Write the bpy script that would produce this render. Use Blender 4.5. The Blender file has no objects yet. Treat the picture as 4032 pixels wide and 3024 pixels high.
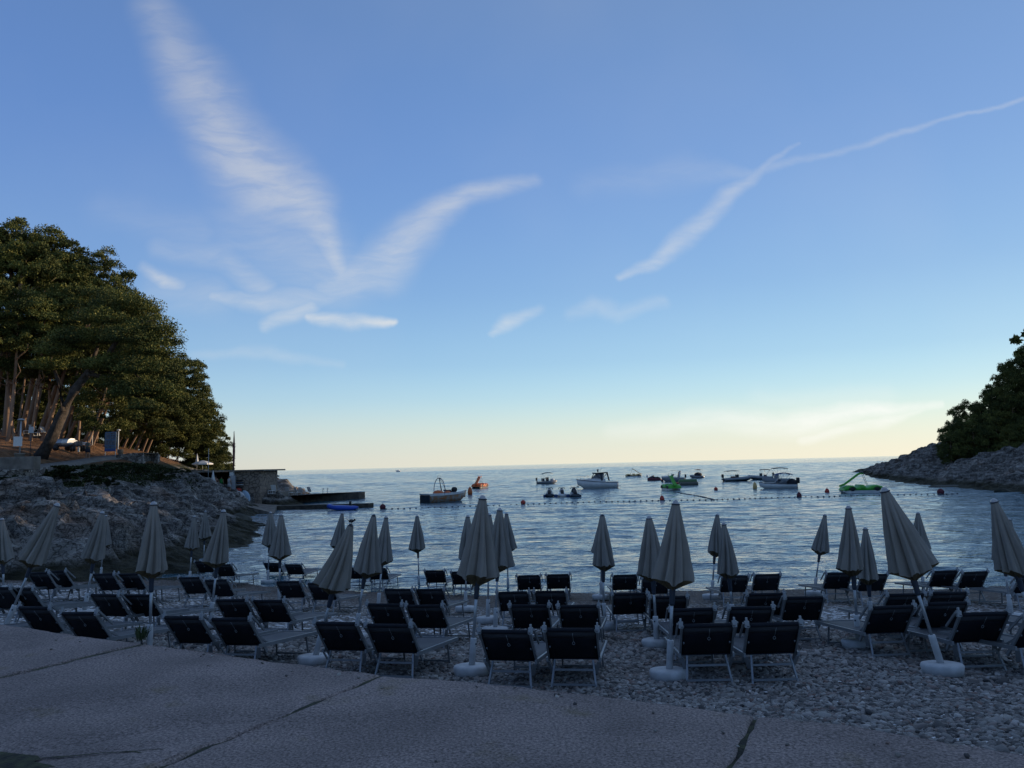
import bpy, bmesh, math, random
import numpy as np
from mathutils import Vector, Matrix
random.seed(7); RNG = np.random.default_rng(11)
SC = bpy.context.scene; COL = SC.collection
rad = math.radians; PI = math.pi

# ------------------------------------------------------------------ camera
F = 3029.0; CZ = 4.0                       # focal length in pixels of the 4032 px frame, eye height above the sea
PITCH, ROLL = rad(6.0), rad(-1.35)
cam_d = bpy.data.cameras.new('camera'); cam = bpy.data.objects.new('camera', cam_d); COL.objects.link(cam)
cam_d.sensor_width = 36.0; cam_d.lens = F / 4032 * 36.0; cam_d.clip_start = 0.05; cam_d.clip_end = 60000
RM = Matrix.Rotation(PI/2 + PITCH, 3, 'X') @ Matrix.Rotation(ROLL, 3, 'Z')
cam.matrix_world = Matrix.Translation((0, 0, CZ)) @ RM.to_4x4()
SC.camera = cam
def ray(u, v):
    d = RM @ Vector(((u-2016)/F, -(v-1512)/F, -1.0)); return d / d.y
def at(u, v, D): return Vector((0, 0, CZ)) + ray(u, v) * D
def atz(u, v, z):
    d = ray(u, v); return Vector((0, 0, CZ)) + d * ((z-CZ)/d.z)

# ------------------------------------------------------------------ exposure, sun, sky
SC.view_settings.view_transform = 'Standard'; SC.view_settings.look = 'None'
SC.view_settings.exposure = 0.0; SC.view_settings.gamma = 1.0
SUN_AZ, SUN_EL = rad(64), rad(6.6)         # azimuth to the right of +Y
sun_d = bpy.data.lights.new('sun', 'SUN'); sun_d.energy = 4.8; sun_d.angle = rad(0.6); sun_d.color = (1.0, 0.76, 0.50)
sun = bpy.data.objects.new('sun', sun_d); COL.objects.link(sun)
sdir = Vector((math.sin(SUN_AZ)*math.cos(SUN_EL), math.cos(SUN_AZ)*math.cos(SUN_EL), math.sin(SUN_EL)))
sun.rotation_euler = sdir.to_track_quat('Z', 'Y').to_euler(); sun.location = (60, 40, 60)

W = bpy.data.worlds.new('World'); SC.world = W; W.use_nodes = True
wn, wl = W.node_tree.nodes, W.node_tree.links; wn.clear()
def N(t, **k):
    n = wn.new(t)
    for a, b in k.items(): setattr(n, a, b)
    return n
def wm(op, a, b=None, c=None, clamp=False):
    n = N('ShaderNodeMath', operation=op, use_clamp=clamp)
    for i, s in enumerate((a, b, c)):
        if s is None: continue
        if isinstance(s, (int, float)): n.inputs[i].default_value = s
        else: wl.new(s, n.inputs[i])
    return n.outputs[0]
def wv(op, a, b=None, scale=None):
    n = N('ShaderNodeVectorMath', operation=op)
    for i, s in enumerate((a, b)):
        if s is None: continue
        if isinstance(s, (tuple, list)): n.inputs[i].default_value = s
        else: wl.new(s, n.inputs[i])
    if scale is not None:
        if isinstance(scale, (int, float)): n.inputs['Scale'].default_value = scale
        else: wl.new(scale, n.inputs['Scale'])
    return n.outputs[1] if op in ('DOT_PRODUCT', 'DISTANCE', 'LENGTH') else n.outputs[0]
sky = N('ShaderNodeTexSky', sky_type='NISHITA', sun_disc=False)
sky.sun_elevation = SUN_EL; sky.sun_rotation = SUN_AZ; sky.air_density = 1.0; sky.dust_density = 0.6; sky.ozone_density = 2.0
tc = N('ShaderNodeTexCoord'); sep = N('ShaderNodeSeparateXYZ'); wl.new(tc.outputs['Generated'], sep.inputs[0])
ypos = wm('MAXIMUM', sep.outputs[1], 0.05)
a_ = wm('DIVIDE', sep.outputs[0], ypos); b_ = wm('DIVIDE', sep.outputs[2], ypos)
cmb = N('ShaderNodeCombineXYZ'); wl.new(a_, cmb.inputs[0]); wl.new(b_, cmb.inputs[1]); P0 = cmb.outputs[0]
wt = N('ShaderNodeTexNoise'); wt.inputs['Scale'].default_value = 7; wt.inputs['Detail'].default_value = 5; wl.new(P0, wt.inputs['Vector'])
wc = wv('SUBTRACT', wt.outputs['Color'], (0.5, 0.5, 0.5))
P1 = wv('ADD', P0, wv('MULTIPLY', wc, (0.05, 0.05, 0.0)))
STREAKS = [  # (u, v, half width, strength) polylines in photograph pixels, turned into directions of the sky
 [(600,40,80,.22),(760,330,120,.36),(880,540,125,.42),(1040,700,140,.46),(1190,800,110,.45),(1270,930,60,.4),(1340,1060,36,.4)],
 [(1000,860,150,.16),(1180,960,150,.2),(1350,1110,100,.25)],
 [(1300,1130,60,.35),(1490,1060,90,.42),(1590,950,80,.45),(1700,850,60,.4),(1830,780,42,.4),(1960,745,40,.3),(2110,705,26,.2)],
 [(560,1045,22,.2),(650,1100,26,.5),(720,1120,24,.25)], [(620,1120,60,.12),(850,1180,70,.16)],
 [(850,1185,22,.3),(1060,1205,40,.35),(1280,1175,34,.3),(1400,1130,44,.3)],
 [(1040,1300,22,.3),(1230,1215,30,.35)], [(1220,1255,18,.45),(1380,1280,26,.6),(1530,1290,13,.6)],
 [(620,960,40,.12),(900,1000,60,.2),(1060,1140,50,.25)], [(400,820,60,.06),(800,900,70,.1)],
 [(1930,1335,13,.25),(2000,1270,30,.42),(2130,1212,16,.2)],
 [(2250,1235,26,.14),(2330,1190,30,.2),(2420,1240,26,.16),(2600,1190,26,.16)],
 [(2420,1092,12,.35),(2560,1030,26,.36),(2690,930,36,.34),(2850,770,30,.3),(2990,680,16,.2),(3140,565,8,.12)],
 [(2300,720,50,.06),(2700,660,60,.1),(2960,690,16,.14),(3400,560,13,.16),(3700,480,9,.2),(4100,385,8,.2)],
 [(2400,1690,34,.2),(3100,1650,50,.5),(3420,1602,30,.65),(3700,1592,12,.6)], [(3150,1710,20,.4),(3500,1640,22,.55),(3640,1600,10,.4)],
 [(760,1400,16,.1),(1050,1400,22,.16),(1350,1430,14,.1)], [(2980,1560,40,.1),(3500,1560,40,.12)]]
tot = None
for st in STREAKS:
    for (u0, v0, w0, s0), (u1, v1, w1, s1) in zip(st[:-1], st[1:]):
        r0, r1 = ray(u0, v0), ray(u1, v1)
        p0 = (r0.x, r0.z, 0); d = (r1.x-r0.x, r1.z-r0.z, 0); L2 = d[0]**2 + d[1]**2
        q = wv('SUBTRACT', P1, p0)
        t = wm('DIVIDE', wv('DOT_PRODUCT', q, d), L2, clamp=True)
        dist = wv('LENGTH', wv('SUBTRACT', q, wv('SCALE', d, scale=t)))
        wid = wm('MULTIPLY_ADD', t, (w1-w0)/F*1.85, w0/F*1.85)
        m = N('ShaderNodeMapRange', interpolation_type='SMOOTHSTEP'); wl.new(wm('DIVIDE', dist, wid), m.inputs[0])
        m.inputs[1].default_value = 1.0; m.inputs[2].default_value = 0.0; m.inputs[3].default_value = 0; m.inputs[4].default_value = 1
        k = wm('MULTIPLY', m.outputs[0], wm('MULTIPLY_ADD', t, s1-s0, s0))
        tot = k if tot is None else wm('MAXIMUM', tot, k)
fm = N('ShaderNodeMapping'); fm.inputs['Rotation'].default_value = (0, 0, rad(52)); fm.inputs['Scale'].default_value = (13, 52, 1); wl.new(P1, fm.inputs[0])
fn = N('ShaderNodeTexNoise'); fn.inputs['Scale'].default_value = 1.0; fn.inputs['Detail'].default_value = 9; fn.inputs['Roughness'].default_value = 0.62; fn.inputs['Distortion'].default_value = 0.4; wl.new(fm.outputs[0], fn.inputs['Vector'])
fr = N('ShaderNodeMapRange'); wl.new(fn.outputs[0], fr.inputs[0]); fr.inputs[1].default_value = .34; fr.inputs[2].default_value = .64; fr.inputs[3].default_value = .55; fr.inputs[4].default_value = 1.1
fb = N('ShaderNodeTexNoise'); fb.inputs['Scale'].default_value = 2.2; fb.inputs['Detail'].default_value = 4; wl.new(P1, fb.inputs['Vector'])
vr = N('ShaderNodeMapRange'); wl.new(fb.outputs[0], vr.inputs[0]); vr.inputs[1].default_value = .45; vr.inputs[2].default_value = .8; vr.inputs[3].default_value = 0; vr.inputs[4].default_value = .07
dens = wm('ADD', wm('MULTIPLY', tot, fr.outputs[0]), vr.outputs[0], clamp=True)
front = N('ShaderNodeMapRange'); wl.new(sep.outputs[1], front.inputs[0]); front.inputs[1].default_value = .1; front.inputs[2].default_value = .35
dens = wm('MULTIPLY', dens, front.outputs[0])
# clear evening sky: deep blue overhead, pale cream at the horizon, lighter towards the sun, over the Nishita glow
rmp = N('ShaderNodeValToRGB'); wl.new(sep.outputs[2], rmp.inputs[0]); rmp.color_ramp.interpolation = 'B_SPLINE'
SKY = [(0, (.73,.725,.63)), (.018, (.70,.72,.645)), (.05, (.60,.73,.71)), (.085, (.43,.66,.80)), (.13, (.32,.55,.79)), (.22, (.215,.405,.72)), (.36, (.155,.30,.65)), (.52, (.122,.245,.53)), (.75, (.165,.245,.42)), (1, (.18,.25,.38))]
el_ = rmp.color_ramp.elements
while len(el_) < len(SKY): el_.new(.5)
for e, (p, c) in zip(el_, SKY): e.position = p; e.color = (*c, 1)
sd = wv('DOT_PRODUCT', tc.outputs['Generated'], tuple(sdir))
azr = N('ShaderNodeMapRange', interpolation_type='SMOOTHSTEP'); wl.new(sd, azr.inputs[0]); azr.inputs[1].default_value = -.3; azr.inputs[2].default_value = 1.05; azr.inputs[3].default_value = 0; azr.inputs[4].default_value = 1
glow = wm('POWER', wm('MAXIMUM', sd, 0.0), 3.0)
azv = wv('ADD', wv('SCALE', (.42, .33, .17), scale=azr.outputs[0]), (.84, .87, .92))
base = wv('SCALE', wv('MULTIPLY', rmp.outputs[0], azv), scale=1/0.12)
base = wv('ADD', base, wv('SCALE', (.2, .15, .0), scale=glow))
base = wv('ADD', base, wv('SCALE', sky.outputs[0], scale=0.06))
lum = wv('DOT_PRODUCT', base, (.3, .5, .2))
cl = wv('SCALE', (1.0, .99, .95), scale=wm('MULTIPLY_ADD', lum, .62, 4.4))
cmx = N('ShaderNodeMix', data_type='RGBA'); wl.new(dens, cmx.inputs[0]); wl.new(base, cmx.inputs[6]); wl.new(cl, cmx.inputs[7])
bg = N('ShaderNodeBackground'); bg.inputs['Strength'].default_value = 0.12; wl.new(cmx.outputs[2], bg.inputs[0])
wo = N('ShaderNodeOutputWorld'); wl.new(bg.outputs[0], wo.inputs[0])
W.cycles.sampling_method = 'MANUAL'; W.cycles.sample_map_resolution = 512
SC.cycles.max_bounces = 6; SC.cycles.transparent_max_bounces = 8

# ------------------------------------------------------------------ helpers: materials
def mat(name, col, rough=.6, metal=0, var=0.0, vscale=8.0, col2=None, bump=0.0, bscale=30.0, spec=None, detail=5, coat=0):
    m = bpy.data.materials.new(name); m.use_nodes = True
    nt = m.node_tree; b = nt.nodes['Principled BSDF']; L = nt.links
    b.inputs['Roughness'].default_value = rough; b.inputs['Metallic'].default_value = metal
    if coat: b.inputs['Coat Weight'].default_value = coat
    if spec is not None: b.inputs['Specular IOR Level'].default_value = spec
    b.inputs['Base Color'].default_value = (*col, 1)
    tcn = nt.nodes.new('ShaderNodeTexCoord')
    if var or col2:
        n = nt.nodes.new('ShaderNodeTexNoise'); n.inputs['Scale'].default_value = vscale; n.inputs['Detail'].default_value = detail
        L.new(tcn.outputs['Object'], n.inputs['Vector'])
        r = nt.nodes.new('ShaderNodeValToRGB'); L.new(n.outputs[0], r.inputs[0]); L.new(r.outputs[0], b.inputs['Base Color'])
        c2 = col2 or tuple(c*(1+var) for c in col); c1 = col if col2 else tuple(c*(1-var) for c in col)
        r.color_ramp.elements[0].position = .36; r.color_ramp.elements[1].position = .64
        r.color_ramp.elements[0].color = (*c1, 1); r.color_ramp.elements[1].color = (*c2, 1)
    if bump:
        n2 = nt.nodes.new('ShaderNodeTexNoise'); n2.inputs['Scale'].default_value = bscale; n2.inputs['Detail'].default_value = 6
        L.new(tcn.outputs['Object'], n2.inputs['Vector'])
        bp = nt.nodes.new('ShaderNodeBump'); bp.inputs['Strength'].default_value = .8; bp.inputs['Distance'].default_value = bump
        L.new(n2.outputs[0], bp.inputs['Height']); L.new(bp.outputs[0], b.inputs['Normal'])
    return m
def addn(m, t, **k):
    n = m.node_tree.nodes.new(t)
    for a, b in k.items(): setattr(n, a, b)
    return n

# ------------------------------------------------------------------ helpers: meshes
class MB:
    def __init__(s): s.v = []; s.f = []; s.mi = []; s.sm = []
    def add(s, vs, fs, mi=0, smooth=False):
        o = len(s.v); s.v += [tuple(v) for v in vs]
        for f in fs: s.f.append(tuple(i+o for i in f)); s.mi.append(mi); s.sm.append(smooth)
        return s
    def box(s, c, d, rz=0, mi=0, rx=0, ry=0):
        M = Matrix.Translation(c) @ Matrix.Rotation(rz, 4, 'Z') @ Matrix.Rotation(ry, 4, 'Y') @ Matrix.Rotation(rx, 4, 'X')
        vs = [M @ Vector((x*d[0]/2, y*d[1]/2, z*d[2]/2)) for x in (-1, 1) for y in (-1, 1) for z in (-1, 1)]
        return s.add(vs, [(0,1,3,2),(4,6,7,5),(0,4,5,1),(2,3,7,6),(0,2,6,4),(1,5,7,3)], mi)
    def bar(s, a, b, w, h, mi=0):
        a, b = Vector(a), Vector(b); d = (b-a); L = d.length; d.normalize()
        up = Vector((0, 0, 1)) if abs(d.z) < .95 else Vector((0, 1, 0))
        x = d.cross(up).normalized(); z = x.cross(d)
        vs = [p + x*w/2*i + z*h/2*j for p in (a, b) for i, j in ((-1,-1),(1,-1),(1,1),(-1,1))]
        return s.add(vs, [(3,2,1,0),(4,5,6,7),(0,1,5,4),(1,2,6,5),(2,3,7,6),(3,0,4,7)], mi)
    def tube(s, pts, r, n=8, mi=0, cap=True):
        pts = [Vector(p) for p in pts]; rs = r if isinstance(r, (list, tuple)) else [r]*len(pts); vs = []
        for i, p in enumerate(pts):
            d = (pts[min(i+1, len(pts)-1)] - pts[max(i-1, 0)])
            d = d.normalized() if d.length > 1e-9 else Vector((0, 0, 1))
            up = Vector((0, 0, 1)) if abs(d.z) < .9 else Vector((0, 1, 0))
            x = d.cross(up).normalized(); y = x.cross(d)
            vs += [p + (x*math.cos(2*PI*k/n) + y*math.sin(2*PI*k/n))*rs[i] for k in range(n)]
        fs = [(i*n+k, i*n+(k+1) % n, (i+1)*n+(k+1) % n, (i+1)*n+k) for i in range(len(pts)-1) for k in range(n)]
        if cap: fs += [tuple(range(n))[::-1], tuple((len(pts)-1)*n+k for k in range(n))]
        return s.add(vs, fs, mi, True)
    def lathe(s, prof, n=16, c=(0, 0, 0), mi=0, cap=True, sx=1, sy=1):
        vs = [(c[0]+r*sx*math.cos(2*PI*k/n), c[1]+r*sy*math.sin(2*PI*k/n), c[2]+z) for r, z in prof for k in range(n)]
        fs = [(i*n+k, i*n+(k+1) % n, (i+1)*n+(k+1) % n, (i+1)*n+k) for i in range(len(prof)-1) for k in range(n)]
        if cap: fs += [tuple(range(n))[::-1], tuple((len(prof)-1)*n+k for k in range(n))]
        return s.add(vs, fs, mi, True)
    def ball(s, c, r, mi=0, n=10, m=6, sc=(1, 1, 1)):
        pr = [(max(1e-3, math.sin(PI*i/m))*r, -math.cos(PI*i/m)*r) for i in range(m+1)]
        vs = [(c[0]+a*sc[0]*math.cos(2*PI*k/n), c[1]+a*sc[1]*math.sin(2*PI*k/n), c[2]+z*sc[2]) for a, z in pr for k in range(n)]
        fs = [(i*n+k, i*n+(k+1) % n, (i+1)*n+(k+1) % n, (i+1)*n+k) for i in range(m) for k in range(n)]
        return s.add(vs, fs, mi, True)
    def loft(s, rings, mi=0, closed=True, cap=True, smooth=True):
        n = len(rings[0]); vs = [p for r in rings for p in r]
        fs = [(i*n+k, i*n+(k+1) % n, (i+1)*n+(k+1) % n, (i+1)*n+k) for i in range(len(rings)-1) for k in range(n if closed else n-1)]
        if cap and closed: fs += [tuple(range(n))[::-1], tuple((len(rings)-1)*n+k for k in range(n))]
        return s.add(vs, fs, mi, smooth)
    def sheet(s, rows, mi=0, th=0.0):   # grid of points, optional thickness downwards
        n = len(rows[0]); vs = [Vector(p) for r in rows for p in r]; m = len(rows)
        fs = [(i*n+k, i*n+k+1, (i+1)*n+k+1, (i+1)*n+k) for i in range(m-1) for k in range(n-1)]
        s.add(vs, fs, mi, True)
        if th:
            s.add([v-Vector((0, 0, th)) for v in vs], [f[::-1] for f in fs], mi, True)
            o = len(s.v)-2*len(vs); q = len(vs)
            edge = [k for k in range(n)] + [i*n+n-1 for i in range(1, m)] + [(m-1)*n+k for k in range(n-2, -1, -1)] + [i*n for i in range(m-2, 0, -1)]
            for a, b in zip(edge, edge[1:]+edge[:1]):
                s.f.append((o+a, o+q+a, o+q+b, o+b)); s.mi.append(mi); s.sm.append(False)
        return s
    def mesh(s, name, mats):
        me = bpy.data.meshes.new(name); me.from_pydata(s.v, [], s.f)
        for m in (mats if isinstance(mats, (list, tuple)) else [mats]): me.materials.append(m)
        me.polygons.foreach_set('material_index', s.mi); me.polygons.foreach_set('use_smooth', s.sm); me.update()
        return me
    def build(s, name, mats, parent=None, bevel=0):
        o = bpy.data.objects.new(name, s.mesh(name, mats)); COL.objects.link(o)
        if parent: o.parent = parent
        if bevel:
            b = o.modifiers.new('bevel', 'BEVEL'); b.width = bevel; b.segments = 2; b.limit_method = 'ANGLE'
        return o
def npmesh(name, V, Fq, m, smooth=True, k=4):
    me = bpy.data.meshes.new(name); V = np.asarray(V, np.float32); Fq = np.asarray(Fq, np.int32)
    me.vertices.add(len(V)); me.vertices.foreach_set('co', V.ravel())
    me.loops.add(Fq.size); me.loops.foreach_set('vertex_index', Fq.ravel())
    me.polygons.add(len(Fq)); me.polygons.foreach_set('loop_start', np.arange(0, Fq.size, k, dtype=np.int32))
    me.polygons.foreach_set('use_smooth', np.full(len(Fq), smooth)); me.update(calc_edges=True); me.validate()
    if m: me.materials.append(m)
    return me
def gridfaces(nr, nc):
    i = np.arange((nr-1)*nc).reshape(nr-1, nc)[:, :-1].ravel()
    return np.stack([i, i+1, i+nc+1, i+nc], 1)
def tag(o, label=None, cat=None, group=None, kind=None):
    for k, v in (('label', label), ('category', cat), ('group', group), ('kind', kind)):
        if v: o[k] = v
    return o
def thing(name, loc, label, cat, group=None, rz=0):
    o = bpy.data.objects.new(name, None); COL.objects.link(o); o.location = loc; o.rotation_euler = (0, 0, rz)
    o.empty_display_size = .2
    return tag(o, label, cat, group)
def link(name, me, parent=None, loc=None):
    o = bpy.data.objects.new(name, me); COL.objects.link(o)
    if parent: o.parent = parent
    if loc is not None: o.location = loc
    return o
def copy_tree(o, parent=None):
    c = o.copy(); COL.objects.link(c); c.parent = parent
    for ch in o.children: copy_tree(ch, c)
    return c
def structure(o): o['kind'] = 'structure'; return o

# value noise, vectorised
def vnoise(x, y, seed=0):
    xi, yi = np.floor(x).astype(np.int64), np.floor(y).astype(np.int64); fx, fy = x-xi, y-yi
    fx = fx*fx*(3-2*fx); fy = fy*fy*(3-2*fy)
    def h(a, b):
        n = (a*374761393 + b*668265263 + seed*1442695041) & 0x7fffffff
        n = ((n ^ (n >> 13)) * 1274126177) & 0x7fffffff
        return ((n ^ (n >> 16)) & 0xffff)/65535.0
    return (h(xi, yi)*(1-fx)+h(xi+1, yi)*fx)*(1-fy)+(h(xi, yi+1)*(1-fx)+h(xi+1, yi+1)*fx)*fy
def fbm(x, y, o=5, seed=0, rg=False):
    t = 0; a = 1; s = 0
    for i in range(o):
        n = vnoise(x*2**i, y*2**i, seed+i)*2-1
        t = t + a*(1-2*np.abs(n) if rg else n); s += a; a *= .5
    return t/s
def cells(x, y, seed=0):
    """random height and local tilt of the nearest jittered cell: broken blocks of rock"""
    xi, yi = np.floor(x), np.floor(y); best = np.full(np.shape(x), 9e9); val = np.zeros(np.shape(x))
    for dx in (-1, 0, 1):
        for dy in (-1, 0, 1):
            cx, cy = xi+dx, yi+dy; r1 = vnoise(cx*1.0, cy*1.0, seed); r2 = vnoise(cx, cy, seed+1); r3 = vnoise(cx, cy, seed+2); r4 = vnoise(cx, cy, seed+3)
            px, py = x-(cx+r1), y-(cy+r2); d = px*px+py*py; h = (r3*2-1)+(r4*2-1)*px*.7+(r1*2-1)*py*.7
            m = d < best; val = np.where(m, h, val); best = np.where(m, d, best)
    return val
class RBF:   # thin-plate height surface through scattered points
    def __init__(s, P):
        P = np.array(P, float); s.p = P[:, :2]; n = len(P)
        A = s.k(s.p[:, None]-s.p[None]) + np.eye(n)*0.5; B = np.c_[np.ones(n), s.p]
        M = np.block([[A, B], [B.T, np.zeros((3, 3))]]); s.w = np.linalg.solve(M, np.r_[P[:, 2], np.zeros(3)])
    def k(s, d):
        r2 = (d**2).sum(-1)+1e-9; return .5*r2*np.log(r2)
    def __call__(s, x, y):
        q = np.stack([np.ravel(x), np.ravel(y)], 1).astype(float); out = np.empty(len(q))
        for i in range(0, len(q), 20000):
            c = q[i:i+20000]; out[i:i+20000] = s.k(c[:, None]-s.p[None]) @ s.w[:-3] + s.w[-3] + c @ s.w[-2:]
        return out.reshape(np.shape(x))

# ------------------------------------------------------------------ ground heights
PAV_Z = 2.40
def beach_z(x, y):
    x, y = np.asarray(x, float), np.asarray(y, float)
    shore = 24.3 + np.maximum(0, -x-1)*.42 + .25*np.sin(x*.35) - np.maximum(0, x-8)*.06
    z = (shore-y)*.086
    z = z + .12*np.maximum(0, 9.0-y)*np.clip((x+4)/6, 0, 1)
    z = z + .012*np.maximum(0, -x-6)*np.clip((27-y)/8, 0, 1)*1.5
    return np.where(y > shore, z*1.3, z)
def bz(x, y): return float(beach_z(x, y))
def on_beach(u, v, h=0.0):     # where the sight line through a pixel meets the beach raised by h
    d = ray(u, v); lo, hi = (8.9 if h else 8.3), 60.0
    for _ in range(50):
        m = (lo+hi)/2; p = Vector((0, 0, CZ))+d*m
        if p.z > bz(p.x, p.y)+h: lo = m
        else: hi = m
    return Vector((0, 0, CZ))+d*lo
def PX(L): return [tuple(at(*a)) for a in L]
LP = PX([(0,2125,30),(0,2040,32),(0,1960,42),(200,1945,47),(400,1955,52),(600,1965,56),(300,2165,31),(300,2060,33),(420,2075,35),(600,2090,38),(600,2175,34),(720,2160,38),
  (700,2005,60),(760,2042,62),(830,1962,70),(898,1958,75),(930,1992,74),(905,1936,82),(850,1937,80),(740,1900,77),(660,1880,73),(980,1990,80),
  (0,1852,50),(150,1836,57),(340,1809,71),(440,1796,77),(560,1790,81),(0,1895,49),(200,1888,54),(400,1852,66),(560,1838,74),(620,1852,78),
  (0,1785,60),(0,1735,75),(0,1692,88),(160,1722,88),(300,1747,88),(400,1765,90),(560,1781,94),(640,1802,101),(700,1830,105),(760,1858,106),(850,1862,112),(900,1864,114),
  (1020,1908,108),(1090,1912,108),(1160,1928,108)]) + [
  (-26,84,.9),(-30,86,.9),(-32,96,1.2),(-110,110,15),(-85,140,9),(-62,150,3),(-50,128,4.2),(-39,126,-.8),(-41,140,-1.2),(-52,170,-1.2),(-36,118,.2),(-25,110,-1.2),(-60,112,8),(-75,100,10.5),(-40,28,3.6),(-60,45,7),(-100,70,13),(-26,14,2.6),(-24,4,3),(-40,0,4),(-34,22,2.6),
  (-14,20,.6),(-14,26,.2),(-20,26,.3),(-18,29,.5),(-24,27,1.0),(-11,34,-.3),(-8,40,-.8),(-13,46,-.4),(-10,55,-1.0),(-17,52,-.1),(-14,64,-1.2),(-19,62,-.4),(-14,75,-1.5),(-22,70,-.4),(-25.5,78,.1),(-21,80,-.6),(-18,90,-1.5),(-12,110,-2),(-14,130,-2.5),(-5,60,-2),(-4,35,-1.5),(-30,160,-1.5),(-80,175,3)]
LEFT = RBF(LP)
PATHC = [at(u, (a+b)/2, (c+d)/2) for u, a, b, c, d in [(-300,1868,1925,47,45.5),(0,1848,1893,50,48.5),(150,1833,1868,57,54.5),(300,1814,1838,67,64),(380,1800,1822,74,71),(480,1791,1806,80,77),(560,1785,1794,84,81.5)]]
def path_dist(x, y):
    best = np.full(np.shape(x), 1e9); zz = np.zeros(np.shape(x))
    for a, b in zip(PATHC[:-1], PATHC[1:]):
        dx, dy = b.x-a.x, b.y-a.y; t = np.clip(((x-a.x)*dx+(y-a.y)*dy)/(dx*dx+dy*dy), 0, 1); d = np.hypot(x-a.x-t*dx, y-a.y-t*dy); m = d < best
        best = np.where(m, d, best); zz = np.where(m, a.z+(b.z-a.z)*t, zz)
    return best, zz
def left_z(x, y):
    x, y = np.asarray(x, float), np.asarray(y, float); z = LEFT(x, y)
    pd, pz = path_dist(x, y); k0 = np.clip((pd-1.5)/3.5, 0, 1); z = z*k0+np.minimum(z, pz-.12)*(1-k0)
    rough = np.clip((z+.45)/1.3, 0, 1)*np.clip((5.0-z)/1.4, .12, 1)*np.clip((pd-3.4)/4.5, .03, 1)
    wx = x+fbm(x/3, y/3, 3, 51)*1.2; wy = y+fbm(x/3, y/3, 3, 52)*1.2
    n = fbm(x/7, y/5, 5, 3, True)*.4 + cells((wx+wy*.3)/3.4, wy/2.0, 61)*.34 + cells((wx+wy*.3)/1.3, wy/.8, 71)*.18 + fbm(x/.7, y/.5, 3, 17, True)*.08
    st = z+n*1.7*rough; k = .5                                # bedding steps of the limestone
    q = np.floor(st/k)*k + k*np.clip((st/k-np.floor(st/k))*2.2-.6, 0, 1)
    return z*(1-rough) + (q*.6+st*.4)*rough + .05*fbm(x*2, y*2, 2, 5)
def lz(x, y): return float(LEFT(np.array([x]), np.array([y]))[0])
RP = PX([(3350,1861,203),(3440,1879,147),(3500,1834,168),(3560,1812,160),(3620,1796,150),(3750,1760,136),(4032,1762,125),(3640,1902,108),(3858,1925,88),(4032,1940,78),
  (4032,1805,100),(3850,1832,106),(3720,1855,116),(3560,1870,130),(3900,1900,92)]) + [
  (100,150,13),(130,130,21),(118,100,19),(104,84,16),(92,84,12),(70,62,3.5),(62,45,2.2),(48,28,1.2),(150,90,22),(112,50,18),(100,20,17),(100,-10,17),(84,50,9),(60,10,3),(140,200,12),(115,190,7),(104,205,2),(125,235,3),(170,160,24),(200,100,26),(170,40,20),(108,142,15),(112,160,14),  # out-of-view ridge heights here are raised to keep sun off the beach
  (62,140,-1.5),(70,160,-1.2),(40,100,-2),(46,84,-1.2),(40,66,-1.0),(40,48,-.8),(32,34,-.6),(80,190,-1.2),(84,225,-2),(60,250,-2),(50,118,-1.5),(95,250,-1.5),(150,270,-1)]
RIGHT = RBF(RP)
def right_z(x, y):
    x, y = np.asarray(x, float), np.asarray(y, float); z = RIGHT(x, y)
    rough = np.clip((z+.6)/1.3, 0, 1)*np.clip((7.5-z)/2, .15, 1)
    wx = x+fbm(x/4, y/4, 3, 53)*1.6; wy = y+fbm(x/4, y/4, 3, 54)*1.6
    n = fbm(x/9, y/6, 5, 23, True)*.45 + cells(wx/4.6, (wy-wx*.3)/2.8, 81)*.34 + cells(wx/1.9, (wy-wx*.3)/1.2, 91)*.2
    st = z+n*1.8*rough; k = .85
    q = np.floor(st/k)*k + k*np.clip((st/k-np.floor(st/k))*2.2-.6, 0, 1)
    return z*(1-rough)+(q*.7+st*.3)*rough
def rz_(x, y): return float(RIGHT(np.array([x]), np.array([y]))[0])

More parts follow.
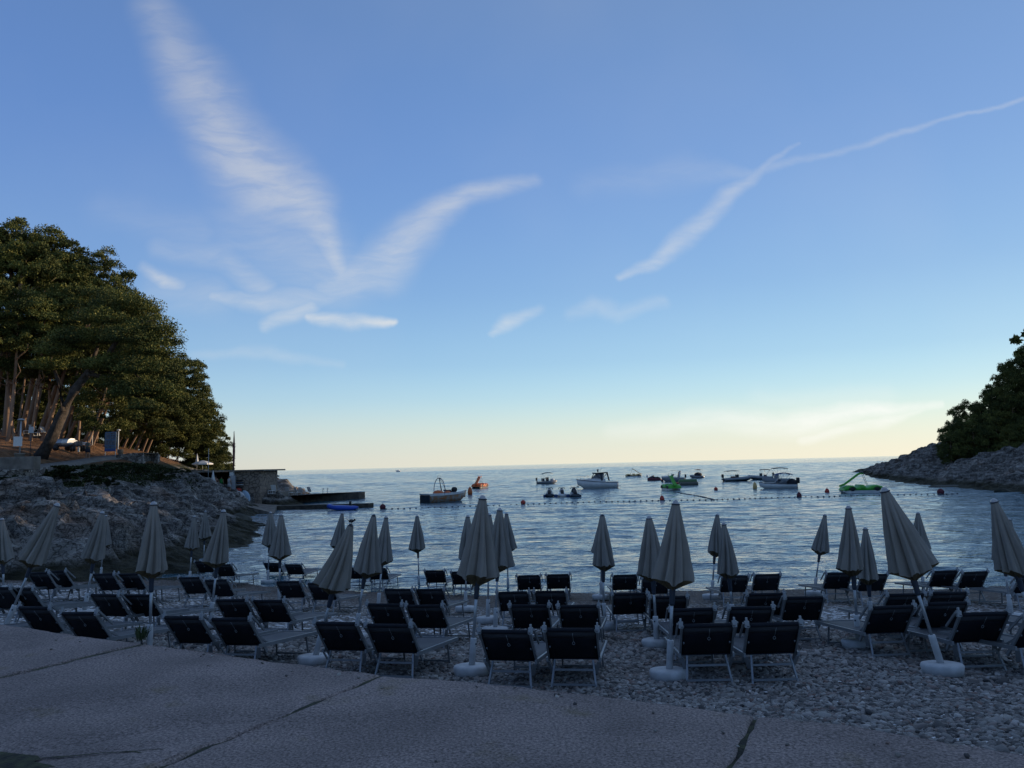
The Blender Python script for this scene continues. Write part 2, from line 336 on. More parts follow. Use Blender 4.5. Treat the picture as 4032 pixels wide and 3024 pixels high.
# ------------------------------------------------------------------ ground materials
def rock_mat(name, soil_lo, soil_hi, wood, br=1.0):
    m = bpy.data.materials.new(name); m.use_nodes = True; nt = m.node_tree; L = nt.links; b = nt.nodes['Principled BSDF']; b.inputs['Roughness'].default_value = .9; b.inputs['Specular IOR Level'].default_value = .25
    g = addn(m, 'ShaderNodeNewGeometry'); sp = addn(m, 'ShaderNodeSeparateXYZ'); L.new(g.outputs['Position'], sp.inputs[0])
    def noise(sc, det=6, vec=None, stretch=None):
        n = addn(m, 'ShaderNodeTexNoise'); n.inputs['Scale'].default_value = sc; n.inputs['Detail'].default_value = det; n.inputs['Roughness'].default_value = .6
        if stretch:
            mp = addn(m, 'ShaderNodeMapping'); mp.inputs['Scale'].default_value = stretch; L.new(g.outputs['Position'], mp.inputs[0]); L.new(mp.outputs[0], n.inputs['Vector'])
        else: L.new(g.outputs['Position'], n.inputs['Vector'])
        return n.outputs[0]
    def ramp(f, pts):
        r = addn(m, 'ShaderNodeValToRGB'); L.new(f, r.inputs[0]); e = r.color_ramp.elements
        while len(e) < len(pts): e.new(.5)
        for q, (p, c) in zip(e, pts): q.position = p; q.color = (*c, 1)
        return r.outputs[0]
    def mth(op, a, bb, clamp=False):
        n = addn(m, 'ShaderNodeMath', operation=op, use_clamp=clamp)
        for i, s in enumerate((a, bb)):
            if isinstance(s, (int, float)): n.inputs[i].default_value = s
            else: L.new(s, n.inputs[i])
        return n.outputs[0]
    def mix(f, a, bb):
        n = addn(m, 'ShaderNodeMix', data_type='RGBA'); L.new(f, n.inputs[0]); L.new(a, n.inputs[6]); L.new(bb, n.inputs[7]); return n.outputs[2]
    rockc = ramp(noise(.9, 9, stretch=(1, 1, 3)), [(p_, tuple(q_*br for q_ in c_)) for p_, c_ in ((.3, (.04, .037, .034)), (.43, (.13, .122, .112)), (.56, (.235, .225, .208)), (.7, (.40, .38, .345)))])
    red = ramp(noise(.25, 4), [(.55, (1, 1, 1)), (.75, (1.0, .78, .66))])
    mm = addn(m, 'ShaderNodeMix', data_type='RGBA', blend_type='MULTIPLY'); mm.inputs[0].default_value = 1; L.new(rockc, mm.inputs[6]); L.new(red, mm.inputs[7]); rockc = mm.outputs[2]
    wet = ramp(noise(2.0, 5), [(.35, (.02, .022, .014)), (.65, (.06, .055, .032))])
    fw = mth('MULTIPLY', mth('SUBTRACT', mth('ADD', .55, mth('MULTIPLY', noise(.8, 4), .8)), sp.outputs[2]), 2.5, True)
    ck = addn(m, 'ShaderNodeTexVoronoi', feature='DISTANCE_TO_EDGE'); ck.inputs['Scale'].default_value = .8
    mpk = addn(m, 'ShaderNodeMapping'); mpk.inputs['Scale'].default_value = (1, 1.6, 3.2); wn_ = addn(m, 'ShaderNodeTexNoise'); wn_.inputs['Scale'].default_value = .9; wn_.inputs['Detail'].default_value = 6; L.new(g.outputs['Position'], wn_.inputs['Vector'])
    av = addn(m, 'ShaderNodeMix', data_type='VECTOR'); av.inputs[0].default_value = .35; L.new(g.outputs['Position'], av.inputs[4]); vs_ = addn(m, 'ShaderNodeVectorMath', operation='SCALE'); vs_.inputs['Scale'].default_value = 6; L.new(wn_.outputs['Color'], vs_.inputs[0])
    va_ = addn(m, 'ShaderNodeVectorMath', operation='ADD'); L.new(g.outputs['Position'], va_.inputs[0]); L.new(vs_.outputs[0], va_.inputs[1]); L.new(va_.outputs[0], mpk.inputs[0]); L.new(mpk.outputs[0], ck.inputs['Vector'])
    cr_ = ramp(ck.outputs['Distance'], [(.0, (.16, .15, .14)), (.07, (.7, .7, .7)), (.16, (1, 1, 1))])
    m3 = addn(m, 'ShaderNodeMix', data_type='RGBA', blend_type='MULTIPLY'); m3.inputs[0].default_value = 1; L.new(rockc, m3.inputs[6]); L.new(cr_, m3.inputs[7]); rockc = m3.outputs[2]
    c = mix(fw, rockc, wet)
    green = ramp(noise(1.6, 8), [(.3, (.012, .016, .006)), (.5, (.035, .042, .014)), (.7, (.075, .07, .03))])
    fg = mth('MULTIPLY', mth('SUBTRACT', mth('ADD', sp.outputs[2], mth('MULTIPLY', noise(.35, 6), 5.0)), soil_lo+3.0), 1.6, True)
    c = mix(fg, c, green)
    if wood:
        need = ramp(noise(1.1, 8), [(.3, (.07, .035, .016)), (.5, (.19, .10, .05)), (.7, (.30, .17, .09))])
        fn2 = mth('MULTIPLY', mth('SUBTRACT', mth('ADD', sp.outputs[2], mth('MULTIPLY', noise(.5, 4), .8)), soil_hi), 2.0, True)
        c = mix(fn2, c, need)
    L.new(c, b.inputs['Base Color'])
    bp = addn(m, 'ShaderNodeBump'); bp.inputs['Strength'].default_value = 1; bp.inputs['Distance'].default_value = .5
    L.new(noise(3.4, 12, stretch=(1, 1, 2.5)), bp.inputs['Height']); L.new(bp.outputs[0], b.inputs['Normal'])
    return m
M_ROCKL = rock_mat('coastal_limestone', 3.6, 5.2, True, 1.5); M_ROCKR = rock_mat('headland_rock', 6.0, 9.0, False, 1.35)

def heightfield(name, x0, x1, y0, y1, st, fn, m, keep=None, smooth=False):
    xs = np.arange(x0, x1, st); ys = np.arange(y0, y1, st); X, Y = np.meshgrid(xs, ys)
    if keep is not None: pass
    Z = fn(X, Y); Fq = gridfaces(len(ys), len(xs))
    if keep is not None:
        k = keep(X, Y, Z).ravel(); Fq = Fq[k[Fq].any(1)]
        used = np.unique(Fq); mp = np.full(X.size, -1); mp[used] = np.arange(len(used)); Fq = mp[Fq]
        V = np.stack([X.ravel(), Y.ravel(), Z.ravel()], 1)[used]
    else: V = np.stack([X.ravel(), Y.ravel(), Z.ravel()], 1)
    return structure(link(name, npmesh(name, V, Fq, m, smooth)))
# rocky shore and wooded slope on the left, fine mesh near the sea and coarse behind
def lkeep(X, Y, Z): return (Z > -.9) & (X < -9.5-np.clip((30-Y)*.6, 0, 12))
heightfield('rocky_shore', -48, -9, 18, 92, .2, left_z, M_ROCKL, lambda X, Y, Z: lkeep(X, Y, Z) & (Z > -.9))
heightfield('wooded_hillside', -150, -47.9, -10, 175, 1.0, left_z, M_ROCKL, lambda X, Y, Z: Z > -.9)
heightfield('wooded_hillside', -49, -12, 91.5, 175, .55, left_z, M_ROCKL, lambda X, Y, Z: Z > -.9)
heightfield('wooded_hillside', -48.2, -24, -10, 18.3, 1.0, left_z, M_ROCKL)
heightfield('headland', 36, 96, 26, 225, .4, right_z, M_ROCKR, lambda X, Y, Z: Z > -.9)
heightfield('headland', 95.6, 230, -30, 300, 2.0, right_z, M_ROCKR, lambda X, Y, Z: Z > -1.2)
heightfield('headland', 30, 96, -30, 26.5, 1.0, right_z, M_ROCKR, lambda X, Y, Z: Z > -.6)

# ------------------------------------------------------------------ pebble beach
mb_ = bpy.data.materials.new('beach_pebbles'); mb_.use_nodes = True
def pebble_ground(m):
    nt = m.node_tree; L = nt.links; b = nt.nodes['Principled BSDF']; b.inputs['Roughness'].default_value = .8; b.inputs['Specular IOR Level'].default_value = .3
    g = addn(m, 'ShaderNodeNewGeometry')
    v = addn(m, 'ShaderNodeTexVoronoi', feature='F1'); v.inputs['Scale'].default_value = 17; v.inputs['Randomness'].default_value = 1; L.new(g.outputs['Position'], v.inputs['Vector'])
    r = addn(m, 'ShaderNodeValToRGB'); s = addn(m, 'ShaderNodeSeparateColor'); L.new(v.outputs['Color'], s.inputs[0]); L.new(s.outputs[0], r.inputs[0])
    for e, (p, c) in zip((r.color_ramp.elements[0], r.color_ramp.elements[1], r.color_ramp.elements.new(.6)), ((0, (.06, .055, .05)), (1, (.40, .375, .345)), (.6, (.22, .205, .19)))): e.position = p; e.color = (*c, 1)
    sp = addn(m, 'ShaderNodeSeparateXYZ'); L.new(g.outputs['Position'], sp.inputs[0])
    # wet strip of finer brown shingle next to the water
    n = addn(m, 'ShaderNodeTexNoise'); n.inputs['Scale'].default_value = .8; n.inputs['Detail'].default_value = 5; L.new(g.outputs['Position'], n.inputs['Vector'])
    wet = addn(m, 'ShaderNodeMapRange'); ad = addn(m, 'ShaderNodeMath', operation='MULTIPLY_ADD'); L.new(n.outputs[0], ad.inputs[0]); ad.inputs[1].default_value = .5; L.new(sp.outputs[2], ad.inputs[2]); L.new(ad.outputs[0], wet.inputs[0])
    wet.inputs[1].default_value = .85; wet.inputs[2].default_value = .5; wet.inputs[3].default_value = 0; wet.inputs[4].default_value = .9
    n2 = addn(m, 'ShaderNodeTexNoise'); n2.inputs['Scale'].default_value = 9; n2.inputs['Detail'].default_value = 8; L.new(g.outputs['Position'], n2.inputs['Vector'])
    r2 = addn(m, 'ShaderNodeValToRGB'); L.new(n2.outputs[0], r2.inputs[0]); r2.color_ramp.elements[0].position = .35; r2.color_ramp.elements[0].color = (.045, .034, .027, 1); r2.color_ramp.elements[1].position = .7; r2.color_ramp.elements[1].color = (.16, .12, .095, 1)
    mx = addn(m, 'ShaderNodeMix', data_type='RGBA'); L.new(wet.outputs[0], mx.inputs[0]); L.new(r.outputs[0], mx.inputs[6]); L.new(r2.outputs[0], mx.inputs[7]); L.new(mx.outputs[2], b.inputs['Base Color'])
    bp = addn(m, 'ShaderNodeBump', invert=True); bp.inputs['Strength'].default_value = 1; bp.inputs['Distance'].default_value = .05; L.new(v.outputs['Distance'], bp.inputs['Height']); L.new(bp.outputs[0], b.inputs['Normal'])
pebble_ground(mb_)
def beach_surf(X, Y): return beach_z(X, Y)+.035*fbm(X*1.2, Y*1.2, 3, 41)+.015*fbm(X*5, Y*5, 2, 43)
xs = np.r_[np.arange(-34, -12, .4), np.arange(-12, 14, .12), np.arange(14, 60, .5)]; ys = np.r_[np.arange(-8, 4, .5), np.arange(4, 16, .1), np.arange(16, 46, .2)]
X, Y = np.meshgrid(xs, ys); Z = beach_surf(X, Y)
Z = np.where(Y < 4, Z[np.argmin(abs(ys-4))][None, :], Z); Z = np.minimum(Z, np.where(Y < 6.5, PAV_Z-.06, 9))
structure(link('pebble_beach', npmesh('pebble_beach', np.stack([X.ravel(), Y.ravel(), Z.ravel()], 1), gridfaces(len(ys), len(xs)), mb_)))

# ------------------------------------------------------------------ sea
ms = bpy.data.materials.new('sea_water'); ms.use_nodes = True
def sea(m):
    nt = m.node_tree; L = nt.links; b = nt.nodes['Principled BSDF']
    b.inputs['Base Color'].default_value = (.030, .10, .14, 1); b.inputs['IOR'].default_value = 1.333; b.inputs['Roughness'].default_value = .06
    g = addn(m, 'ShaderNodeNewGeometry')
    def nz(sc, stretch, det, rot=0):
        mp = addn(m, 'ShaderNodeMapping'); mp.inputs['Scale'].default_value = stretch; mp.inputs['Rotation'].default_value = (0, 0, rot); L.new(g.outputs['Position'], mp.inputs[0])
        n = addn(m, 'ShaderNodeTexNoise'); n.inputs['Scale'].default_value = sc; n.inputs['Detail'].default_value = det; n.inputs['Roughness'].default_value = .5; L.new(mp.outputs[0], n.inputs['Vector']); return n.outputs[0]
    def bump(h, d, prev=None):
        bp = addn(m, 'ShaderNodeBump'); bp.inputs['Strength'].default_value = 1; bp.inputs['Distance'].default_value = d; L.new(h, bp.inputs['Height'])
        if prev: L.new(prev, bp.inputs['Normal'])
        return bp.outputs[0]
    n1 = bump(nz(.5, (.4, 1, 1), 3, rad(6)), .30)
    n2 = bump(nz(1.6, (.55, 1, 1), 4, rad(-9)), .16, n1)
    n3 = bump(nz(5, (.6, 1, 1), 3, rad(14)), .06, n2)
    L.new(n3, b.inputs['Normal'])
sea(ms)
waves = []
wr = random.Random(4)
for k_ in range(34):
    lam = 7.5*(.42/7.5)**(k_/33); waves.append((lam, rad(wr.gauss(3, 24)), lam*.0032*wr.uniform(.7, 1.2)*(.62 if lam > 3 else 1.0), wr.uniform(0, 6.28)))
def seapatch(rr, th):
    Rr, T = np.meshgrid(rr, th, indexing='ij'); X, Y = Rr*np.sin(T), Rr*np.cos(T); Z = np.zeros_like(X)
    cell = np.maximum(np.gradient(rr)[:, None], 0)*np.ones_like(X); gust = .72+.5*(fbm(X/26, Y/11, 3, 7)*.5+.5)
    px = fbm(X/9, Y/9, 2, 5)*1.4
    for lam, an, amp, ph in waves:
        k = 2*PI/lam; w = np.clip((lam/cell-2.6)/1.6, 0, 1)
        if w.max() > 0: Z += w*amp*np.sin(k*(X*math.sin(an)+Y*math.cos(an))+ph+px*min(4, 5/lam))
    Z *= gust*(1+1.6*np.clip((Rr-110)/260, 0, 1))*np.clip((Rr-14)/14, .45, 1)
    return np.stack([X.ravel(), Y.ravel(), Z.ravel()], 1)
rr = np.concatenate([np.arange(14, 22, .3), np.arange(22, 60, .115), np.arange(60, 110, .2), np.arange(110, 210, .5), np.arange(210, 700, 1.1), 700*np.exp(np.arange(0, 90)*.04)]); th = np.radians(np.concatenate([np.linspace(-80, -38, 40)[:-1], np.linspace(-38, 38, 640), np.linspace(38, 80, 40)[1:]]))
structure(link('sea', npmesh('sea', seapatch(rr, th), gridfaces(len(rr), len(th)), ms)))

# ------------------------------------------------------------------ promenade slabs
M_PAVE = mat('paving_concrete', (.195, .160, .150), .85, var=.2, vscale=1.3, bump=.002, bscale=130)
def speckle(m):   # exposed-aggregate speckle and old stains
    nt = m.node_tree; L = nt.links; b = nt.nodes['Principled BSDF']; src = b.inputs['Base Color'].links[0].from_socket
    t = addn(m, 'ShaderNodeTexCoord')
    v = addn(m, 'ShaderNodeTexNoise'); v.inputs['Scale'].default_value = 55; v.inputs['Detail'].default_value = 6; v.inputs['Roughness'].default_value = .75; L.new(t.outputs['Object'], v.inputs['Vector'])
    r = addn(m, 'ShaderNodeValToRGB'); L.new(v.outputs[0], r.inputs[0]); e = r.color_ramp.elements; e[0].position = .36; e[0].color = (.25, .24, .23, 1); e[1].position = .66; e[1].color = (1.95, 1.9, 1.85, 1)
    mx = addn(m, 'ShaderNodeMix', data_type='RGBA', blend_type='MULTIPLY'); mx.inputs[0].default_value = 1; L.new(src, mx.inputs[6]); L.new(r.outputs[0], mx.inputs[7])
    s = addn(m, 'ShaderNodeTexNoise'); s.inputs['Scale'].default_value = 2.6; s.inputs['Detail'].default_value = 7; L.new(t.outputs['Object'], s.inputs['Vector'])
    r2 = addn(m, 'ShaderNodeValToRGB'); L.new(s.outputs[0], r2.inputs[0]); e = r2.color_ramp.elements; e[0].position = .62; e[0].color = (1, 1, 1, 1); e[1].position = .74; e[1].color = (.72, .70, .52, 1)
    mx2 = addn(m, 'ShaderNodeMix', data_type='RGBA', blend_type='MULTIPLY'); mx2.inputs[0].default_value = 1; L.new(mx.outputs[2], mx2.inputs[6]); L.new(r2.outputs[0], mx2.inputs[7]); L.new(mx2.outputs[2], b.inputs['Base Color'])
speckle(M_PAVE)
M_SOIL = mat('joint_soil', (.012, .012, .008), .95, col2=(.05, .055, .022), vscale=14, bump=.01, bscale=60)
edge_px = [(-420,2395),(0,2457),(300,2500),(600,2537),(1000,2592),(1480,2652),(1560,2664),(1900,2684),(2400,2742),(2950,2812),(3300,2852),(4032,2965),(4600,3050)]
EDGE = [atz(u, v, PAV_Z) for u, v in edge_px]
def edge_y(x):
    for a, b in zip(EDGE[:-1], EDGE[1:]):
        if a.x <= x <= b.x: return a.y+(b.y-a.y)*(x-a.x)/(b.x-a.x)
    return EDGE[0].y if x < EDGE[0].x else EDGE[-1].y
def jline(p, q):                 # a joint, given by two pixels, carried on behind the camera
    a, b = atz(*p, PAV_Z), atz(*q, PAV_Z); d = (b-a).normalized(); return a, b+d*14
JOINTS = [jline((560,2538), (0,2668)), jline((1506,2660), (660,3010)), jline((2984,2822), (2890,3010))]
def slab(pts, jit=.012):
    P = []
    for a, b in zip(pts, pts[1:]+pts[:1]):
        n = max(1, int((b-a).length/.11)) if a.length < 14 and b.length < 16 else max(1, int((b-a).length/.4))
        P += [a+(b-a)*i/n for i in range(n)]
    P = [p+Vector((random.uniform(-jit, jit), random.uniform(-jit, jit), 0)) for p in P]
    bm = bmesh.new(); top = [bm.verts.new((p.x, p.y, PAV_Z+random.uniform(-.004, .004))) for p in P]; low = [bm.verts.new((p.x, p.y, PAV_Z-1.3)) for p in P]
    bm.faces.new(top)
    for i in range(len(P)): j = (i+1) % len(P); bm.faces.new((top[j], top[i], low[i], low[j]))
    bmesh.ops.recalc_face_normals(bm, faces=bm.faces)
    me = bpy.data.meshes.new('paving_slab'); bm.to_mesh(me); bm.free(); me.materials.append(M_PAVE)
    o = link('promenade_paving', me); b = o.modifiers.new('worn_edge', 'BEVEL'); b.width = .025; b.segments = 3; b.limit_method = 'ANGLE'; b.angle_limit = rad(50)
    return structure(o)
def rng(x0, x1): return [p for p in EDGE if x0+.05 < p.x < x1-.05]
g = .010
js = [j[0].x for j in JOINTS]
def sh(v, dx): return v+Vector((dx, 0, 0))
J = JOINTS; far = -14
def onj(j, dx):
    a, b = j; return [Vector((a.x+dx, edge_y(a.x+dx), PAV_Z)), sh(b, dx)]
slab([Vector((-13, edge_y(-13), PAV_Z))]+rng(-13, js[0])+onj(J[0], -g*2)+[Vector((-16, J[0][1].y, PAV_Z))])
a1, b1 = onj(J[0], g*2), onj(J[1], -g)
slab([a1[0]]+rng(js[0], js[1])+[b1[0], b1[1], Vector((-16, far, PAV_Z)), Vector((-16, a1[1].y-.1, PAV_Z)), a1[1]])
a2, b2 = onj(J[1], g), onj(J[2], -g*1.1)
slab([a2[0]]+rng(js[1], js[2])+[b2[0], b2[1], Vector((a2[1].x+.2, b2[1].y, PAV_Z))]+[a2[1]])
a3 = onj(J[2], g*1.1)
slab([a3[0]]+rng(js[2], 12)+[Vector((12, edge_y(12), PAV_Z)), Vector((12, far, PAV_Z)), a3[1]])
# soil and moss in the joints and the broken corner
jm = MB()
for (a, b), w in zip(JOINTS, (.03, .028, .045)):
    n = 60; d = (b-a); s = Vector((-d.y, d.x, 0)).normalized(); rows = []
    for i in range(n+1):
        p = a+d*i/n*.7; z = PAV_Z-.012+random.uniform(-.012, .014)
        rows.append([Vector((p.x, p.y, z))+s*w*k for k in (-1, 0, 1)])
    jm.sheet(rows)
structure(jm.build('joint_soil', M_SOIL))
def crack(pts, w):
    m = MB(); P = [atz(u, v, PAV_Z+.0045) for u, v in pts]; rows = []
    for a, b in zip(P[:-1], P[1:]):
        n = max(2, int((b-a).length/.04))
        for i in range(n):
            p = a+(b-a)*i/n; ww = w*random.uniform(.35, 1.1); rows.append([p+Vector((random.uniform(-.004, .004), -ww, 0)), p+Vector((0, ww, 0))])
    m.sheet(rows); return structure(m.build('paving_crack', M_SOIL))
crack([(150,2985),(260,2978),(400,2965),(530,2958),(640,2990),(665,3002)], .011)
crack([(470,2962),(600,2950),(720,2948),(790,2950)], .006)
crack([(640,2990),(520,2975),(420,2990),(340,3010),(300,3030)], .005)
hole = MB(); HP = [atz(u, v, PAV_Z+.005) for u, v in [(-300,2945),(-60,2950),(20,2962),(80,2968),(150,2975),(160,2990),(130,2998),(200,3012),(260,3030),(-300,3060)]]
hole.add(HP, [tuple(range(len(HP)))[::-1]]); structure(hole.build('paving_broken_corner', M_SOIL))
# little weeds at the edge and in the joints
M_WEED = mat('weed_green', (.03, .05, .018), .8, var=.4, vscale=20)
def weed(c, n, h, label):
    m = MB()
    for _ in range(n):
        a = random.uniform(0, 2*PI); r = random.uniform(0, .06); t = random.uniform(.3, 1)
        b = Vector((c.x+r*math.cos(a), c.y+r*math.sin(a), c.z)); q = b+Vector((math.cos(a)*h*.6*t, math.sin(a)*h*.6*t, h*random.uniform(.5, 1)))
        s = Vector((-math.sin(a), math.cos(a), 0))*.012; mid = (b+q)/2+Vector((0, 0, h*.15))
        m.add([b-s*.4, b+s*.4, mid+s, mid-s, q], [(0, 1, 2, 3), (3, 2, 4)])
    return tag(m.build('weed', M_WEED), label, 'plant')
p = EDGE[3]; weed(at(556, 2520, p.y+.18)+Vector((0, 0, 0)), 26, .16, 'small leafy weed growing against the paving edge beside the white stand tube on the left')

# loose pebbles: a few thousand real stones over the near beach, scattered as one body of shingle
M_PEB = mat('pebble_stone', (.10, .098, .095), .7, bump=.003, bscale=60)
def peb(m):
    nt = m.node_tree; L = nt.links; b = nt.nodes['Principled BSDF']; o = addn(m, 'ShaderNodeObjectInfo'); r = addn(m, 'ShaderNodeValToRGB'); L.new(o.outputs['Random'], r.inputs[0])
    e = r.color_ramp.elements
    for p_, c_ in ((.25, (.13, .12, .11)), (.5, (.22, .205, .19)), (.8, (.33, .315, .29)), (.9, (.17, .11, .09))): x = e.new(p_); x.color = (*c_, 1)
    e[0].color = (.035, .034, .036, 1); e[-1].color = (.50, .48, .45, 1); L.new(r.outputs[0], b.inputs['Base Color'])
peb(M_PEB)
NP = 66000
D = 4.2+(14.5-4.2)*RNG.random(NP)**.75; az = np.radians(RNG.uniform(-36, 37, NP)); px_, py_ = D*np.tan(az), D
ey = np.array([edge_y(x) for x in px_]); zz = beach_surf(px_, py_); ok = (py_ > ey+.03) & (zz < PAV_Z-.02); px_, py_, zz = px_[ok], py_[ok], zz[ok]
sz = RNG.uniform(.016, .034, len(px_))*(1+np.clip((D[ok]-8)/9, 0, .8)); nx = 90; ax_ = RNG.uniform(-7, 6, nx); ay_ = np.array([edge_y(x) for x in ax_])-.03-RNG.exponential(.28, nx)
kp = ay_ > 3.6; ax_, ay_ = ax_[kp], ay_[kp]; px_ = np.r_[px_, ax_]; py_ = np.r_[py_, ay_]; zz = np.r_[zz, np.full(len(ax_), PAV_Z+.004)]; sz = np.r_[sz, RNG.uniform(.006, .016, len(ax_))]
big = RNG.random(len(px_)) > .985; big[-len(ax_):] = False; sz[big] *= 1.8
me = bpy.data.meshes.new('pebble_points'); me.vertices.add(len(px_)); me.vertices.foreach_set('co', np.stack([px_, py_, zz+sz*.12], 1).astype(np.float32).ravel())
for nm, dat, ty in (('scl', np.stack([sz*RNG.uniform(.8, 1.35, len(sz)), sz*RNG.uniform(.7, 1.1, len(sz)), sz*RNG.uniform(.45, .75, len(sz))], 1), 'FLOAT_VECTOR'),
                    ('rot', np.stack([RNG.normal(0, .3, len(sz)), RNG.normal(0, .3, len(sz)), RNG.uniform(0, 6.28, len(sz))], 1), 'FLOAT_VECTOR')):
    at_ = me.attributes.new(nm, ty, 'POINT'); at_.data.foreach_set('vector', dat.astype(np.float32).ravel())
def stone(seed):
    bm = bmesh.new(); bmesh.ops.create_icosphere(bm, subdivisions=2, radius=1); r = random.Random(seed); k = [Vector((r.uniform(-1, 1), r.uniform(-1, 1), r.uniform(-1, 1))).normalized() for _ in range(5)]
    for v in bm.verts:
        for q in k:
            d = v.co.dot(q)
            if d > .72: v.co -= q*(d-.72)*.8
    me_ = bpy.data.meshes.new('stone_shape'); bm.to_mesh(me_); bm.free(); me_.polygons.foreach_set('use_smooth', [True]*len(me_.polygons)); me_.materials.append(M_PEB); return me_
peb_o = link('loose_pebbles', me); tag(peb_o, kind='stuff')
ng = bpy.data.node_groups.new('scatter_stones', 'GeometryNodeTree'); ng.interface.new_socket('Geometry', in_out='INPUT', socket_type='NodeSocketGeometry'); ng.interface.new_socket('Geometry', in_out='OUTPUT', socket_type='NodeSocketGeometry')
gi, go = ng.nodes.new('NodeGroupInput'), ng.nodes.new('NodeGroupOutput'); ip = ng.nodes.new('GeometryNodeInstanceOnPoints')
src = [link('stone_source', stone(k)) for k in range(1)]
for s_ in src: s_.data.name = 'stone_shape'
ico = ng.nodes.new('GeometryNodeMeshIcoSphere'); ico.inputs['Subdivisions'].default_value = 2; ico.inputs['Radius'].default_value = 1
sp_ = ng.nodes.new('GeometryNodeSetPosition'); nz_ = ng.nodes.new('ShaderNodeTexNoise'); nz_.inputs['Scale'].default_value = .9; nz_.inputs['Detail'].default_value = 1
sub = ng.nodes.new('ShaderNodeVectorMath'); sub.operation = 'SUBTRACT'; sub.inputs[1].default_value = (.5, .5, .5); scn = ng.nodes.new('ShaderNodeVectorMath'); scn.operation = 'SCALE'; scn.inputs['Scale'].default_value = 1.1
gl = ng.links; gl.new(nz_.outputs['Color'], sub.inputs[0]); gl.new(sub.outputs[0], scn.inputs[0]); gl.new(scn.outputs[0], sp_.inputs['Offset']); gl.new(ico.outputs['Mesh'], sp_.inputs['Geometry'])
smt = ng.nodes.new('GeometryNodeSetShadeSmooth'); gl.new(sp_.outputs[0], smt.inputs[0]); stm = ng.nodes.new('GeometryNodeSetMaterial'); stm.inputs['Material'].default_value = M_PEB; gl.new(smt.outputs[0], stm.inputs[0])
na = ng.nodes.new('GeometryNodeInputNamedAttribute'); na.data_type = 'FLOAT_VECTOR'; na.inputs[0].default_value = 'scl'
nr = ng.nodes.new('GeometryNodeInputNamedAttribute'); nr.data_type = 'FLOAT_VECTOR'; nr.inputs[0].default_value = 'rot'
gl.new(gi.outputs[0], ip.inputs['Points']); gl.new(stm.outputs[0], ip.inputs['Instance']); gl.new(na.outputs[0], ip.inputs['Scale']); gl.new(nr.outputs[0], ip.inputs['Rotation']); gl.new(ip.outputs[0], go.inputs[0])
peb_o.modifiers.new('scatter', 'NODES').node_group = ng
for s_ in src: bpy.data.objects.remove(s_)

# ------------------------------------------------------------------ closed parasols
M_CLOTH = mat('parasol_cloth', (.215, .205, .188), .92, var=.07, vscale=5, bump=.0015, bscale=220)
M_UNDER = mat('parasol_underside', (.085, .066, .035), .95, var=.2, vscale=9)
M_STEEL = mat('pole_steel', (.38, .40, .42), .42, metal=.55, var=.12, vscale=6)
M_CAP = mat('parasol_cap_plastic', (.34, .35, .37), .35, var=.06, coat=.5)
M_DARK = mat('dark_plastic', (.025, .035, .055), .5)
M_STAND = mat('stand_white_paint', (.50, .51, .51), .7, var=.12, vscale=7, bump=.002, bscale=40)
def canopy_mesh(seed):
    r = random.Random(seed); nf = 8; n = 96; H = 1.01; rows = 24; ph = [r.uniform(-.25, .25) for _ in range(nf)]; am = [r.uniform(.6, 1.35) for _ in range(nf)]; hem = [r.uniform(-.06, .035) for _ in range(nf)]
    ox, oy = r.uniform(-.05, .05), r.uniform(-.05, .05); bul = r.uniform(.8, 1.0); sl = r.uniform(-.3, .3)
    ys = []
    for i in range(rows+1):
        t = i/rows; R = .045+.172*(t**bul); row = []
        for k in range(n):
            a = 2*PI*k/n; s = a/(2*PI)*nf; j = int(s) % nf; f = s-int(s)
            fold = math.cos(2*PI*(f+ph[j]*t*math.sin(PI*f)))                         # ridge at every rib, cloth tucked between
            w2 = .22*math.cos(2*PI*(3*f+ph[j]))*math.sin(PI*f)
            k_ = (1+(.26*am[j]*fold-.1+w2*.5)*min(1, t*1.8+.12))
            rr_ = R*k_*(1+.10*math.sin(2*a+seed)*t+.035*math.sin(17*a+9*t+seed)*math.sin(11*t+3*a)*t)
            h = H*t
            if t > .85: h += (hem[j]*math.sin(PI*f)+.05*(1-fold)*.5)*(t-.85)/.15
            tw = sl*t*t
            row.append(Vector((rr_*math.cos(a+tw)+ox*t*t, rr_*math.sin(a+tw)+oy*t*t, -h)))
        ys.append(row)
    m = MB(); m.loft(ys, 0, cap=False)
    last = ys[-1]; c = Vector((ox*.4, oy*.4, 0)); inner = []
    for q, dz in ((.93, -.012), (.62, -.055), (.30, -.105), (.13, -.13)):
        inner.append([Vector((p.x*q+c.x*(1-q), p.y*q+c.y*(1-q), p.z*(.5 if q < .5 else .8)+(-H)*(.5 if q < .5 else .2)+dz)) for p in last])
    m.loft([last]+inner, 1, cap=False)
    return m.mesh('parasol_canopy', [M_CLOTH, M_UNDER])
CANOPY = [canopy_mesh(s) for s in (3, 8, 14, 21, 33, 47, 58)]
CAPM = MB().lathe([(.001, .052), (.018, .05), (.032, .038), (.044, .014), (.047, 0)], 16, mi=0).lathe([(.052, -.004), (.056, .001), (.056, .008), (.047, .010)], 16, mi=1).mesh('parasol_cap', [M_CAP, M_DARK])
HUBM = MB().lathe([(.075, 0), (.062, -.05), (.04, -.12), (.034, -.30), (.028, -.33)], 14).tube([(.03, 0, -.1), (.085, .01, .0)], .006, 5).tube([(-.03, .01, -.1), (-.09, .03, .01)], .006, 5).tube([(0, -.03, -.1), (.02, -.09, 0)], .006, 5).mesh('parasol_hub', M_DARK)
POLEM = MB().lathe([(.021, .30), (.021, 1.9)], 12).mesh('parasol_pole', M_STEEL)
CLAMPM = MB().lathe([(.024, 0), (.029, .01), (.029, .045), (.024, .055)], 12).ball((.034, 0, .028), .012).mesh('pole_clamp', M_DARK)
